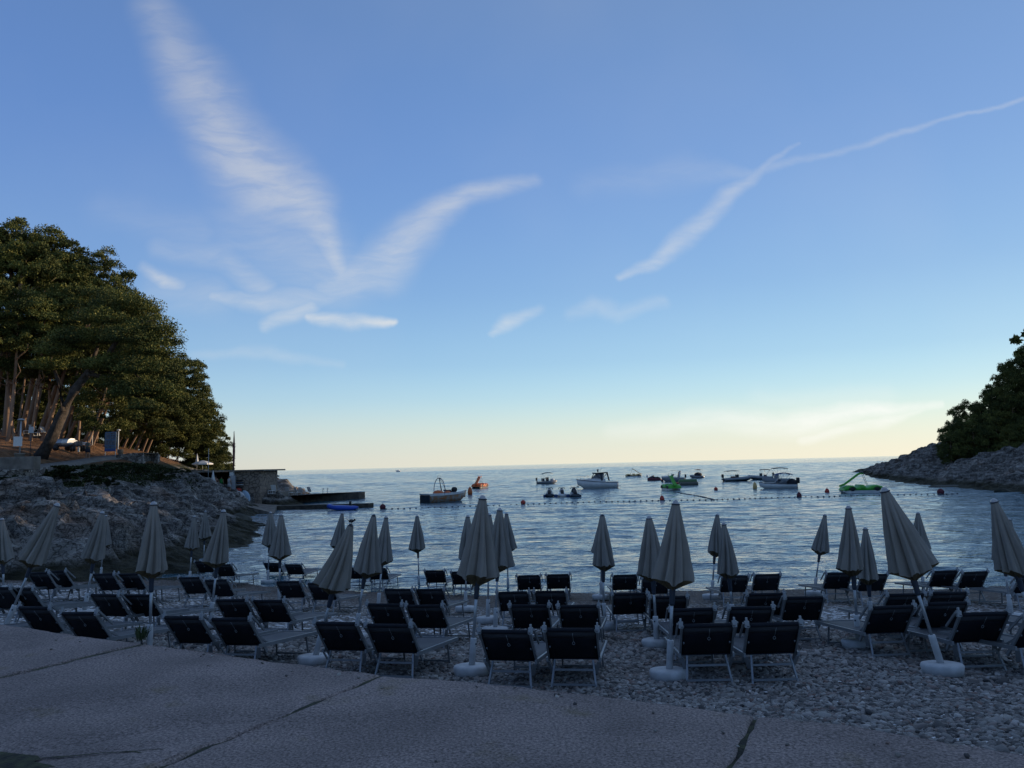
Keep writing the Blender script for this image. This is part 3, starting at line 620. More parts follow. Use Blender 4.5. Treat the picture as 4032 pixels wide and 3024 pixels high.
STANDM = MB().lathe([(.043, .03), (.043, .42), (.04, .432), (.026, .436)], 18).ball((.03, -.035, .36), .014, mi=1).mesh('stand_tube', [M_STAND, M_DARK])
BASEM = MB().lathe([(.001, .075), (.20, .078), (.235, .07), (.25, .045), (.245, .01), (.235, -.06)], 32).mesh('stand_base', M_STAND)
BASEM.materials[0] = M_STAND
def build_parasol():
    t = thing('beach_parasol', (0, 0, 0), 'x', 'parasol', 'closed beach parasols')
    for nm, me_ in (('canopy', CANOPY[0]), ('cap', CAPM), ('hub', HUBM), ('pole', POLEM), ('clamp', CLAMPM), ('stand_tube', STANDM), ('base', BASEM)): link(nm, me_, t)
    return t
PAR = [  # name, top px, base px, row, label
 ('a',8,2039,15,2395,'closed beige parasol cut by the left edge of the photo, second row from the paving'),
 ('b',75,2018,92,2262,'closed parasol at the far left, just left of the big leaning parasol, before the rocks'),
 ('c',119,1995,128,2228,'small closed parasol beside the tip of the big right-leaning parasol at far left'),
 ('d',228,1982,18,2490,'large closed parasol leaning strongly to the right at the far left of the front row'),
 ('e',307,2001,292,2238,'small distant parasol alone before the rocks, left of the slightly leaning one'),
 ('f',404,2013,330,2430,'closed parasol between the big leaning one and the tall upright one at left'),
 ('g',418,2028,395,2290,'small parasol mostly hidden behind the slightly leaning parasol at left'),
 ('h',563,2011,520,2240,'small distant parasol half hidden behind the left side of the tall upright parasol'),
 ('i',605,1976,588,2592,'tall upright closed parasol in the front row at left, its pole reaching the paving edge'),
 ('j',765,2031,745,2310,'small parasol left of a pair, standing before the boulders, its ribs sticking out below'),
 ('k',809,2011,800,2262,'small parasol half behind the large one that stands where rocks meet water at left'),
 ('l',881,2007,826,2472,'large closed parasol where the rocks end and open water begins at left'),
 ('m',1066,2016,1054,2300,'rear parasol of the overlapping pair standing against the water left of centre'),
 ('n',1107,2023,1098,2392,'front parasol of the overlapping pair standing against the water left of centre'),
 ('o',1348,2018,1318,2312,'parasol mostly hidden behind the one that carries the bird'),
 ('p',1383,2060,1238,2618,'large parasol leaning right with a dark bird perched on its top'),
 ('q',1473,2024,1398,2528,'closed parasol leaning right, just right of the one with the bird, with tattered cap'),
 ('r',1521,2032,1487,2420,'shorter parasol tucked behind the right side of the leaning one with a tattered cap'),
 ('s',1642,2029,1650,2325,'slender closed parasol standing alone against the water between two larger clusters'),
 ('t',1842,2029,1832,2410,'parasol showing left of the tallest central parasol, white round base visible on the shingle'),
 ('u',1901,1952,1857,2661,'tallest central closed parasol with its round white base beside the paving edge'),
 ('v',1926,2021,1921,2455,'parasol almost wholly hidden behind the tallest central parasol'),
 ('w',1968,2001,1950,2500,'middle parasol of three right of centre, overlapping the tallest one'),
 ('x',1994,2019,2001,2335,'small rear parasol peeping out right of the central cluster'),
 ('y',2368,2026,2367,2362,'rear parasol hidden behind the lone one right of centre, white round base on the shingle'),
 ('z',2372,2024,2379,2480,'lone closed parasol right of centre with two loungers before the water on each side'),
 ('aa',2555,2031,2588,2552,'closed parasol just left of and behind the big upright one right of centre'),
 ('ab',2661,1971,2636,2680,'big upright closed parasol right of centre in the front row, thick white base tipped'),
 ('ac',2825,2023,2803,2361,'thin rear parasol of a touching pair at right, small white base near the water'),
 ('ad',2849,2056,2892,2490,'front parasol of a touching pair at right, with tight narrow pleats, leaning left'),
 ('ae',3249,2024,3206,2348,'small parasol leaning right against the water, left of the right-hand cluster'),
 ('af',3340,1991,3382,2554,'broad closed parasol, first of the right-hand cluster, round white base on pebbles'),
 ('ag',3407,2075,3432,2480,'short narrow-pleated parasol between the broad one and the big leaning one at right'),
 ('ah',3480,1921,3713,2657,'biggest parasol on the right leaning strongly to the left on a tilted white stand'),
 ('ai',3614,2016,3638,2345,'small parasol behind the right side of the biggest left-leaning parasol'),
 ('aj',3911,1964,4105,2590,'large parasol leaning left at the right edge of the photo'),
 ('ak',3925,2012,3985,2445,'parasol behind the large leaning one at the right edge, its pole crossing to the left'),
 ('al',3975,2040,3990,2348,'rear parasol hidden by two others at the right edge, white round base on shingle')]
proto = build_parasol(); PARPOS = {}
tat = MB(); 
for k in range(7):
    a = k*.9; tat.add([(.03*math.cos(a), .03*math.sin(a), 0), (.03*math.cos(a+.5), .03*math.sin(a+.5), 0), (.06*math.cos(a+.3), .06*math.sin(a+.3), .03+.02*(k % 3))], [(0, 1, 2)])
tat.ball((0, 0, .01), .035); TATM = tat.mesh('tattered_cap', M_DARK)
for i, (nm, tu, tv, bu, bv, lab) in enumerate(PAR):
    b = on_beach(bu, bv); top = at(tu, tv, b.y-(.25 if nm in 'p' else .0)); o = proto if i == 0 else copy_tree(proto)
    o['label'] = lab; b.z = bz(b.x, b.y)+.07; o.location = b; ax = top-b; L = ax.length
    q = Vector((0, 0, 1)).rotation_difference(ax.normalized()); s = min(1.12, max(.88, L/2.3)); PARPOS[nm] = (b, ax, L)
    rz = random.uniform(0, 6.28); nrm = Vector((0, .089, 1)).normalized()
    for ch in o.children:
        kd = ch.name.split('.')[0]
        ch.rotation_mode = 'QUATERNION'; yaw = Matrix.Rotation(rz, 4, 'Z').to_quaternion()
        if kd == 'base': ch.rotation_quaternion = nrm.rotation_difference(nrm) @ Vector((0, 0, 1)).rotation_difference(nrm) ; continue
        ch.rotation_quaternion = q @ yaw; d = ax.normalized()
        if kd == 'canopy': ch.data = CANOPY[(i*3+1) % 7]; ch.location = d*(L-.045*s); ch.scale = (s*random.uniform(.92, 1.12), s*random.uniform(.92, 1.12), s)
        elif kd == 'cap':
            ch.location = d*(L-.05); ch.scale = (s*1.1, s*1.1, s*1.1)
            if nm in ('p', 'q', 'z', 'l_'): ch.data = TATM
        elif kd == 'hub': ch.location = d*(L-1.05*s)
        elif kd == 'clamp': ch.location = d*(L*.45)
        elif kd == 'pole': ch.location = (0, 0, 0); ch.scale = (1, 1, (L-1.08*s)/1.9+.02)
for nm in ('ab',):   # this base has sunk and tipped
    for ch in bpy.data.objects:
        pass
# the bird
M_BIRD = mat('bird_dark', (.02, .02, .024), .7)
bb, bax, bL = PARPOS['p']; bt = bb+bax
bird = MB(); bird.ball((0, 0, .075), .045, sc=(1.5, .85, .9)).ball((.078, 0, .098), .026, sc=(1.1, .9, 1)).tube([(.1, 0, .097), (.125, 0, .092)], [.008, .001], 6)
bird.loft([[Vector((x, y*w, z+t)) for y, t in ((-1, 0), (1, 0), (0, .006))] for x, z, w in ((-.05, .085, .022), (-.10, .115, .020), (-.135, .14, .012))])
bird.tube([(.01, .012, .04), (.012, .012, 0)], .004, 5).tube([(.01, -.012, .04), (.012, -.012, 0)], .004, 5)
bo = bird.build('bird', M_BIRD); bo.location = bt+Vector((0, 0, -.015)); bo.scale = (.62, .62, .62); tag(bo, 'small dark bird perched on top of the big parasol leaning right', 'bird')

# ------------------------------------------------------------------ sun loungers
M_ALU = mat('lounger_aluminium', (.24, .255, .27), .45, metal=.5, var=.08, vscale=5)
M_WPL = mat('white_plastic_joint', (.30, .315, .33), .5, var=.1, vscale=9)
M_TEX = mat('navy_mesh_fabric', (.013, .015, .021), .7, var=.3, vscale=3, spec=.15)
M_TEX2 = mat('navy_mesh_single_layer', (.07, .075, .088), .7, spec=.2)
M_SEAT = mat('grey_mesh_seat', (.075, .08, .088), .7, var=.12, vscale=4)
BACK_H, HIN_H, HY = .71, .33, .33
def lounger():
    t = thing('sun_lounger', (0, 0, 0), 'x', 'sun lounger', 'navy sun loungers on the beach')
    w = .315; A = Vector((0, 0, BACK_H)); B = Vector((0, HY, HIN_H)); d = (B-A)
    def on(k, x, off=0):       # a point along the back, lifted off its plane
        n = Vector((0, -d.z, d.y)).normalized() if False else Vector((0, d.z, -d.y)).normalized()*-1
        return A+d*k+Vector((x, 0, 0))+n*off
    f = MB()
    for s in (-1, 1): f.bar((s*(w+.012), HY-.10, HIN_H), (s*(w+.012), 1.78, HIN_H), .026, .048)
    f.bar((-w, 1.768, HIN_H), (w, 1.768, HIN_H), .026, .044)
    link('seat_frame', f.mesh('seat_frame', M_ALU), t)
    f = MB()
    for s in (-1, 1): f.bar(on(-.03, s*w), on(1.28, s*w), .024, .040)
    f.bar(on(.02, -w), on(.02, w), .02, .02)
    link('back_frame', f.mesh('back_frame', M_ALU), t)
    f = MB(); rows = []
    for i in range(9):
        k = .27+.73*i/8; rows.append([on(k, x*(w-.012), .012*math.cos(x*PI/2)*math.sin(PI*i/8)*-1.6) for x in (-1, -.6, -.2, .2, .6, 1)])
    f.sheet(rows, 0, .005)
    rows = [[on(k, x*(w-.012), 0) for x in (-1, 0, 1)] for k in (.035, .15, .268)]; f.sheet(rows, 1, .004)
    f.bar(on(1.0, -w+.01), on(1.0, w-.01), .02, .02, 0)
    link('backrest', f.mesh('backrest', [M_TEX, M_TEX2]), t)
    f = MB(); f.tube([on(-.01, -w+.03, -.004), on(-.01, w-.03, -.004)], .026, 10); link('headrest_roll', f.mesh('headrest_roll', M_TEX), t)
    f = MB(); rows = [[Vector((x*(w-.01), y, HIN_H+.012-.02*math.cos(x*PI/2)*math.sin(PI*(y-HY)/1.43))) for x in (-1, -.5, 0, .5, 1)] for y in np.linspace(HY+.01, 1.755, 9)]
    f.sheet(rows, 0, .004); link('seat', f.mesh('seat', M_SEAT), t)
    for s in (-1, 1):           # folded sun-shade arm and its joint
        f = MB(); f.bar(on(-.02, s*(w+.045), .03), on(.62, s*(w+.045), .10), .02, .026); link('shade_arm', f.mesh('shade_arm', M_ALU), t)
        f = MB(); f.box(on(.0, s*(w+.008), .018), (.052, .05, .075)).box(on(.0, s*(w+.008), .018)+Vector((0, 0, .055)), (.022, .028, .045)); link('joint_block', f.mesh('joint_block', M_WPL), t)
    def uleg(y0, y1, xs, xb, z1, cross, wd=.024):
        f = MB()
        for s in (-1, 1): f.bar((s*xs, y0, HIN_H-.01), (s*xb, y1, -.03), wd, .02)
        for k in cross:
            z = (HIN_H)*(1-k); yy = y0+(y1-y0)*k; xx = xs+(xb-xs)*k; f.bar((-xx, yy, z), (xx, yy, z), .018, .026)
        return f
    link('head_leg', uleg(HY-.04, HY-.16, .235, .275, 0, (.36, .86)).mesh('head_leg', M_ALU), t)
    link('foot_leg', uleg(1.48, 1.55, .27, .285, 0, (.87,)).mesh('foot_leg', M_ALU), t)
    for s in (-1, 1):
        link('support_strut', MB().bar(on(.55, s*(w-.035), -.01), (s*(w-.035), HY+.26, HIN_H-.04), .016, .022).mesh('support_strut', M_ALU), t)
        link('side_plate', MB().bar((s*(w+.0), HY-.10, HIN_H-.02), (s*(w-.05), HY-.02, .16), .05, .012).mesh('side_plate', M_ALU), t)
    f = MB(); p0, p1 = on(.04, .02, -.032), on(.34, .02, -.024); f.tube([p0, p1], .0025, 4)
    c = on(.40, .02, -.026); ring = [c+Vector((math.cos(a)*.016, math.sin(a)*.011, math.sin(a)*-.018)) for a in np.linspace(0, 2*PI, 13)]; f.tube(ring, .003, 5)
    link('pull_ring', f.mesh('pull_ring', M_WPL), t)
    return t
BEDS = [  # u, v of the middle of the top bar, heading to the right of straight ahead, row (1 = by the paving)
 (-150,2388,38,1),(120,2397,38,1),(300,2419,38,1),(711,2435,37,1),(901,2442,36,1),(1318,2459,32,1),(1524,2467,31,1),(1986,2491,24,1),(2247,2484,17,1),(2794,2466,5,1),(3058,2462,1,1),(3890,2420,-30,1),(4150,2436,-34,1),
 (-20,2318,38,2),(68,2322,38,2),(400,2346,38,2),(530,2347,38,2),(905,2366,36,2),(1050,2369,35,2),(1508,2384,31,2),(1669,2389,30,2),(2084,2388,19,2),(2280,2390,13,2),(2734,2403,5,2),(2961,2397,1,2),(3525,2394,-20,2),(3737,2379,-22,2),
 (-80,2262,36,3),(140,2258,37,3),(212,2252,37,3),(399,2263,36,3),(500,2263,36,3),(742,2277,35,3),(848,2287,35,3),(1132,2293,34,3),(1255,2300,33,3),(1563,2324,31,3),(1690,2324,30,3),(2021,2335,22,3),(2166,2332,15,3),(2483,2341,7,3),(2636,2354,5,3),(3020,2342,-3,3),(3173,2356,-6,3),(3575,2344,-24,3),(3745,2338,-22,3),(4190,2368,-38,3),
 (85,2185,33,4),(292,2188,34,4),(515,2193,34,4),(795,2213,32,4),(875,2225,32,4),(1070,2218,28,4),(1153,2224,27,4),(1390,2237,24,4),(1485,2240,23,4),(1710,2249,18,4),(1815,2254,17,4),(2082,2269,8,4),(2198,2265,3,4),(2463,2267,2,4),(2581,2278,2,4),(2896,2271,-4,4),(3025,2265,-7,4),(3308,2259,-8,4),(3448,2265,-14,4),(3730,2251,-22,4),(3848,2255,-22,4),(4075,2270,-34,4)]
ORD = ['leftmost','second from the left','third from the left','fourth from the left','fifth from the left','sixth from the left','seventh from the left','eighth from the left','ninth from the left','tenth from the left','eleventh from the left','twelfth from the left']
ORD2 = ['rightmost','second from the right','third from the right','fourth from the right','fifth from the right','sixth from the right','seventh from the right','eighth from the right','ninth from the right','tenth from the right','eleventh from the right','twelfth from the right']
ROWN = {1: 'front row beside the paving', 2: 'second row from the paving', 3: 'third row from the paving', 4: 'last row by the water'}
HEADING = {1: ((-200,20),(1000,19),(1520,17),(1986,13),(2247,10),(2794,4),(3058,2),(3890,-1),(4150,-4)), 2: ((-200,20),(1500,16),(2084,11),(2734,4),(3525,-2),(4200,-4)),
 3: ((-200,20),(1560,14),(2021,9),(2483,4),(3173,0),(4190,-6)), 4: ((0,16),(1070,10),(1815,6),(2463,3),(3025,0),(4075,-5))}
def heading(u, row): return float(np.interp(u, *zip(*HEADING[row])))+random.uniform(-1.5, 1.5)
lp = lounger(); first = True
for row in (1, 2, 3, 4):
    rb = sorted([b for b in BEDS if b[3] == row]); n = len(rb)
    for k, (u, v, yaw, _) in enumerate(rb):
        o = lp if first else copy_tree(lp); first = False
        p = on_beach(u, v, BACK_H+.01); a = rad(heading(u, row)); fx, fy = math.sin(a), math.cos(a)
        z0 = bz(p.x, p.y); z1 = bz(p.x+fx*1.7, p.y+fy*1.7); o.location = (p.x, p.y, z0+.01); o.rotation_mode = 'ZYX'
        o.rotation_euler = (math.atan2(max(z1, -.12)-z0, 1.7), random.uniform(-.015, .015), -a)
        pos = ORD[k] if k <= n//2 and k < 12 else ORD2[n-1-k]
        o['label'] = f'navy sun lounger, {pos} in the {ROWN[row]}'

# ------------------------------------------------------------------ pines
def foliage(name, c1, c2, c3):
    m = bpy.data.materials.new(name); m.use_nodes = True; nt = m.node_tree; L = nt.links; b = nt.nodes['Principled BSDF']; b.inputs['Roughness'].default_value = .75; b.inputs['Specular IOR Level'].default_value = .2
    g = addn(m, 'ShaderNodeNewGeometry'); r = addn(m, 'ShaderNodeValToRGB'); L.new(g.outputs['Random Per Island'], r.inputs[0]); e = r.color_ramp.elements
    x = e.new(.5); x.color = (*c2, 1); e[0].color = (*c1, 1); e[-1].color = (*c3, 1)
    n = addn(m, 'ShaderNodeTexNoise'); n.inputs['Scale'].default_value = .45; n.inputs['Detail'].default_value = 3; L.new(g.outputs['Position'], n.inputs['Vector'])
    r2 = addn(m, 'ShaderNodeValToRGB'); L.new(n.outputs[0], r2.inputs[0]); r2.color_ramp.elements[0].position = .35; r2.color_ramp.elements[0].color = (.45, .52, .5, 1); r2.color_ramp.elements[1].position = .65; r2.color_ramp.elements[1].color = (1.5, 1.38, 1.1, 1)  # broad noise paints lit and shaded clumps into the leaf colour
    mx = addn(m, 'ShaderNodeMix', data_type='RGBA', blend_type='MULTIPLY'); mx.inputs[0].default_value = 1; L.new(r.outputs[0], mx.inputs[6]); L.new(r2.outputs[0], mx.inputs[7]); L.new(mx.outputs[2], b.inputs['Base Color'])
    return m
M_PINE = foliage('pine_needles', (.038, .055, .016), (.080, .100, .030), (.165, .165, .06))  # warm third tone paints golden sun highlights on the needles
M_SHRUB = foliage('shrub_leaves', (.010, .018, .006), (.022, .034, .010), (.045, .055, .02))
M_BARK = mat('pine_bark', (.15, .09, .06), .92, col2=(.44, .31, .22), vscale=3.2, bump=.06, bscale=9)  # bark tones brightened towards orange to carry the low sun
def tufts(P, Nn, size, rs, flat=.6):
    """leaf clumps: for every centre a bundle of narrow needle-tuft blades"""
    n = len(P); u = rs.normal(size=(n, 3)); u += Nn*.9; u /= np.linalg.norm(u, axis=1)[:, None]
    w = np.cross(u, rs.normal(size=(n, 3))); w /= np.linalg.norm(w, axis=1)[:, None]
    L_ = (size*rs.uniform(.6, 1.35, n))[:, None]; Wd = L_*rs.uniform(.16, .32, n)[:, None]
    a = P-u*L_*.3; b = P+u*L_*.7; m = P+u*L_*.25
    V = np.stack([a, m-w*Wd, b, m+w*Wd], 1).reshape(-1, 3)
    return V, np.arange(n*4).reshape(n, 4)
def crown_mesh(name, seed, R=4.2, Hh=4.2, clumps=46, per=260, tsz=.34, m=None, flat=.85, low=-.5, lean=0.0):
    rs = np.random.default_rng(seed); Vs = []; c = []
    while len(c) < clumps:
        p = rs.uniform(-1, 1, 3); r = np.linalg.norm(p)
        if r > 1 or r < .35 or p[2] < low: continue
        if rs.random() < (r-.2): c.append(p)
    for p in c:
        k = rs.uniform(.55, 1.2); ctr = np.array([p[0]*R+lean*p[2]*R, p[1]*R, p[2]*Hh]); rad_ = np.array([.88, .88, .88*flat])*k*R/4.2
        q = rs.normal(size=(per, 3)); q /= np.linalg.norm(q, axis=1)[:, None]; rr_ = rs.uniform(.45, 1.0, per)[:, None]**.6
        q[:, 2] = np.where(q[:, 2] < -.25, -q[:, 2]*.4, q[:, 2]); lump = 1+.28*np.sin(q[:, :1]*5+seed)*np.cos(q[:, 1:2]*6+k*9)
        pos = ctr+q*rr_*rad_*lump; V, _ = tufts(pos, q, tsz, rs); Vs.append(V)
    V = np.concatenate(Vs); return npmesh(name, V, np.arange(len(V)).reshape(-1, 4), m or M_PINE, False)
CROWNS = [crown_mesh('pine_crown', s, R=4.4, Hh=h, clumps=int(c*1.7), per=int(p*1.7), low=lo, lean=ln, tsz=.20) for s, h, c, p, lo, ln in ((1, 4.2, 44, 300, -.6, .1), (2, 3.6, 36, 320, -.4, .25), (3, 4.8, 50, 280, -.8, 0), (4, 3.2, 34, 320, -.5, .2), (5, 4.0, 40, 300, -.7, -.1))]
def trunk_mesh(seed, H=1.0, r=.0145):
    rs = random.Random(seed); m = MB(); pts = []; bx, by = rs.uniform(-.03, .03), rs.uniform(-.03, .03); f = rs.uniform(2, 4)
    for i in range(13):
        t = i/12; pts.append(Vector((bx*math.sin(t*f), by*math.sin(t*f+1), -.03+t*1.0)))
    m.tube(pts, [r*(1.35 if i == 0 else 1)*(1-.62*i/12) for i in range(13)], 9)
    for k in range(9):
        t = rs.uniform(.42, .92); a = rs.uniform(0, 6.28); l = rs.uniform(.12, .26)*(1.15-t*.5); p = pts[int(t*12)]
        q = [p, p+Vector((math.cos(a)*l*.4, math.sin(a)*l*.4, l*.12)), p+Vector((math.cos(a+.25)*l*.75, math.sin(a+.25)*l*.75, l*.38)), p+Vector((math.cos(a+.1)*l, math.sin(a+.1)*l, l*.62))]
        m.tube(q, [r*.34, r*.26, r*.17, r*.07], 5)
    return m.mesh('pine_trunk', M_BARK)
TRUNKS = [trunk_mesh(s) for s in range(6)]
def pine(base, top, R, ci, label, group, cr=.0, tr=1.0, zs=1.12):
    ax = top-base; H = ax.length; t = thing('pine_tree', base, label, 'tree', group)
    q = Vector((0, 0, 1)).rotation_difference(ax.normalized()); k = ci % 5
    a = link('trunk', TRUNKS[ci % 6], t); a.rotation_mode = 'QUATERNION'; a.rotation_quaternion = q; a.scale = (H*tr, H*tr, H*.97)
    s = R/4.4; c = link('crown', CROWNS[k], t, ax-Vector((0, 0, R*1.0))+Vector((0, 0, cr))); c.rotation_euler = (0, 0, ci*1.7); c.scale = (s, s, s*zs)
    return t
WOOD = [  # base u, distance, top u, top v, crown radius, trunk thickness
 (-330,84,-190,900,6.0,1),(-160,80,-40,890,6.2,1),(-60,82,60,880,5.6,1.1),(10,80,125,905,5.2,1.25),(70,83,200,950,5.0,1.0),(95,88,300,995,4.8,1),(140,86,380,1010,4.6,1),(180,92,430,1085,4.6,.9),
 (230,90,510,1115,4.6,1),(250,88,570,1155,4.4,.9),(215,80,470,1250,5.0,.8),(285,90,640,1235,4.0,1),(320,86,655,1350,4.0,1.0),(352,92,600,1340,4.2,1),
 (-90,74,-20,1090,4.6,1),(20,75,60,1130,4.6,.9),(-190,72,-140,1050,4.6,1),(110,78,170,1180,4.6,.9),(200,84,290,1200,4.6,.8),(160,80,330,1110,4.6,.9),(60,78,20,1260,4.0,.8),
 (300,84,400,1300,4.2,1),(335,80,520,1420,4.2,1.15),(360,86,560,1400,4.0,.9),(400,90,640,1450,4.0,.9),(370,98,560,1180,4.4,.8),(270,100,420,1180,4.6,.8),
 (430,96,650,1480,4.0,.9),(455,92,640,1560,3.8,.9),(480,98,690,1400,3.8,.9),(505,96,700,1520,3.6,.9),(530,100,740,1392,4.2,.9),(545,104,780,1400,4.2,.9),(560,98,745,1500,4.0,.9),(580,100,790,1470,4.2,.9),
 (600,104,815,1540,4.2,.9),(615,108,835,1570,4.0,.9),(650,108,760,1560,4.6,.8),(690,112,850,1640,4.0,.8),(730,112,880,1660,3.8,.8),(760,114,880,1745,3.6,.8),(700,108,800,1640,4.4,.8),(660,104,735,1650,4.0,.8),(800,116,893,1772,3.0,.7),(770,110,860,1790,3.2,.7),
 (130,100,260,1130,4.6,.8),(420,104,520,1500,4.2,.8),(340,108,470,1380,4.6,.8),(240,110,380,1400,5,.8),(490,112,620,1600,3.6,.7),(450,110,560,1620,3.6,.7),(180,106,260,1300,5,.8),(60,100,120,1300,5,.8),(-80,108,-60,1440,6.5,.7),(30,112,60,1470,6.5,.7),(120,118,150,1500,6.5,.7),(200,118,230,1530,6,.7),(270,120,320,1560,6,.7),(340,120,380,1600,5.6,.7),(410,120,450,1640,5,.7),(480,120,520,1670,4.6,.7),(540,120,590,1690,4,.7),(-200,104,-180,1400,6.5,.7)]
WOOD.sort(key=lambda w: w[0]); nW = len(WOOD); NUM = 'first second third fourth fifth sixth seventh eighth ninth tenth eleventh twelfth thirteenth fourteenth fifteenth sixteenth seventeenth eighteenth nineteenth twentieth'.split()
def ordn(i):
    if i < 20: return NUM[i]
    t = ['twenty', 'thirty', 'forty', 'fifty', 'sixty', 'seventy'][(i+1)//10-2]; r = (i+1) % 10
    return (t+'-'+NUM[r-1]) if r else t[:-1]+'ieth'
def ground_at(u, D, fn):
    x = (u-2016)/F*D
    for _ in range(4): p = at(u, 1800, D); x = p.x
    return Vector((x, D, fn(x, D)))
for i, (u, D, tu, tv, R, th_) in enumerate(WOOD):
    b = ground_at(u, D, lz); top = at(tu-(.55*R*F/D if u > 170 else 0), tv+8, D+random.uniform(-1, 1)); R *= .9
    pine(b, top, R, i, f'pine leaning seaward, trunk {ordn(i)} from the left in the hillside wood', 'pines of the hillside wood', tr=th_*random.uniform(.85, 1.15))
# the dark leaning pine that stands nearest, in front of the others, with a wide crown of its own
def big_pine():
    b = ground_at(165, 68, lz); t = thing('pine_tree', b, 'big dark pine leaning right over the path, trunk standing free before the wood', 'tree', 'pines of the hillside wood')
    P = lambda u, v, d=68: at(u, v, d)-b
    m = MB(); m.tube([P(160, 1800), P(200, 1730), P(250, 1620), P(290, 1540), P(345, 1470)], [.62, .5, .42, .38, .3], 12)
    for br in ([(290,1540),(360,1440),(430,1390),(520,1370)], [(345,1470),(420,1430),(500,1440),(560,1500)], [(345,1470),(380,1380),(400,1280),(470,1200)], [(345,1470),(430,1490),(520,1550),(600,1590)], [(250,1620),(230,1500),(200,1420),(210,1340)], [(430,1390),(480,1310),(560,1270),(610,1260)]):
        q = [P(u, v, 68+random.uniform(-1.2, 1.2)) for u, v in br]; m.tube(q, [.24, .18, .12, .05], 6)
    link('trunk', m.mesh('pine_trunk', mat('shaded_bark', (.03, .024, .02), .95, col2=(.07, .055, .045), vscale=3, bump=.08, bscale=7)), t)  # darker bark colour puts the shade on this trunk
    rs = np.random.default_rng(99); Vs = []
    for (u, v, d, r) in [(470,1190,68,2.2),(540,1215,69,2.0),(600,1290,68,2.0),(400,1250,67,2.0),(430,1330,69,2.2),(520,1330,67,2.2),(600,1380,68,2.1),(650,1450,69,1.6),(560,1450,67,2.0),(480,1420,68,1.6),(600,1530,68,1.9),(520,1540,67,1.7),(450,1510,68,1.4),(640,1340,69,1.6),(350,1360,69,1.7),(390,1440,67,1.4),(230,1380,68,1.8),(290,1330,67,1.8),(660,1560,69,1.2),(180,1440,68,1.3),(570,1600,67,1.2)]:
        c = np.array(P(u, v, d)); n = int(2000*r); q = rs.normal(size=(n, 3)); q /= np.linalg.norm(q, axis=1)[:, None]; q[:, 2] = np.where(q[:, 2] < -.3, q[:, 2]*.4, q[:, 2])
        lump = .95+.2*np.sin(q[:, :1]*6+u)*np.cos(q[:, 1:2]*7+v); pos = c+q*(rs.uniform(.3, 1, n)[:, None]**.6)*np.array([r*1.25, r*1.2, r*.62])*lump
        V, _ = tufts(pos, q, .18, rs); Vs.append(V)
    V = np.concatenate(Vs); link('crown', npmesh('pine_crown', V, np.arange(len(V)).reshape(-1, 4), M_PINE, False), t)
big_pine()
# headland trees (rounder, darker), in the picture and on along the ridge that shades the beach
HEAD = [(3740,132,3722,1660,2.6),(3790,136,3775,1600,2.8),(3760,128,3735,1705,2.2),(3840,134,3830,1590,3.2),(3870,138,3880,1535,3.2),(3820,128,3800,1690,2.6),(3900,130,3900,1620,3.2),(3940,140,3945,1475,3.6),(3960,130,3960,1590,3.2),(4000,142,3985,1430,3.8),(4010,132,4010,1550,3.4),
 (4050,146,4040,1360,4.2),(4070,134,4070,1480,4.0),(3870,126,3860,1700,2.4),(3950,124,3945,1700,2.6),(4030,124,4025,1690,3.0),(4110,142,4110,1380,4.4),(4130,126,4130,1560,4.0),(3800,131,3790,1640,2.6),(3900,127,3895,1680,2.8),(3980,126,3985,1650,3.0),(3850,133,3850,1640,3.0),(3925,134,3925,1545,3.4),(3990,137,3990,1490,3.6),(3720,127,3712,1722,1.9),(4070,128,4075,1620,3.4)]
HEAD.sort()
for i, (u, D, tu, tv, R) in enumerate(HEAD):
    b = ground_at(u+25, D, rz_); top = at(tu+28, tv+6, D)
    if top.z-b.z < 2.5: b.z = top.z-2.5
    pine(b, top, R*1.12, i+2, f'dark rounded tree, {ordn(i)} from the seaward end of the right headland wood', 'trees of the headland wood', cr=-.3, zs=1.5)
# unseen crowns carrying the wood along the ridge, added to shade beach and bank
rr2 = random.Random(5); CO = crown_mesh('far_crown', 77, R=5, Hh=4, clumps=26, per=90, tsz=.8, flat=.9, low=-.9); cv = np.empty(len(CO.vertices)*3, np.float32); CO.vertices.foreach_get('co', cv); cv = cv.reshape(-1, 3); bpy.data.meshes.remove(CO); VV = []
for i in range(60):
    if i < 26: y = 110+i*2.6; x = y*rr2.uniform(.705, .78); topz = 25.4
    else: t = (i-26)/33; y = 112-118*t+rr2.uniform(-2, 2); x = 104+rr2.uniform(-8, 12); topz = 23.5
    VV.append(cv+np.array([x, y, topz-4.5+rr2.uniform(-1, .5)])); 
    if i < 26: VV += [cv+np.array([x+2, y+1, topz-9.5]), cv+np.array([x+8, y-2, topz-6.5]), cv+np.array([x+9, y, topz-11])]
    else: VV.append(cv+np.array([x+2, y+1.5, topz-9]))
VV = np.concatenate(VV); tag(link('ridge_shade_crowns', npmesh('ridge_shade_crowns', VV, np.arange(len(VV)).reshape(-1, 4), M_PINE, False)), kind='stuff')
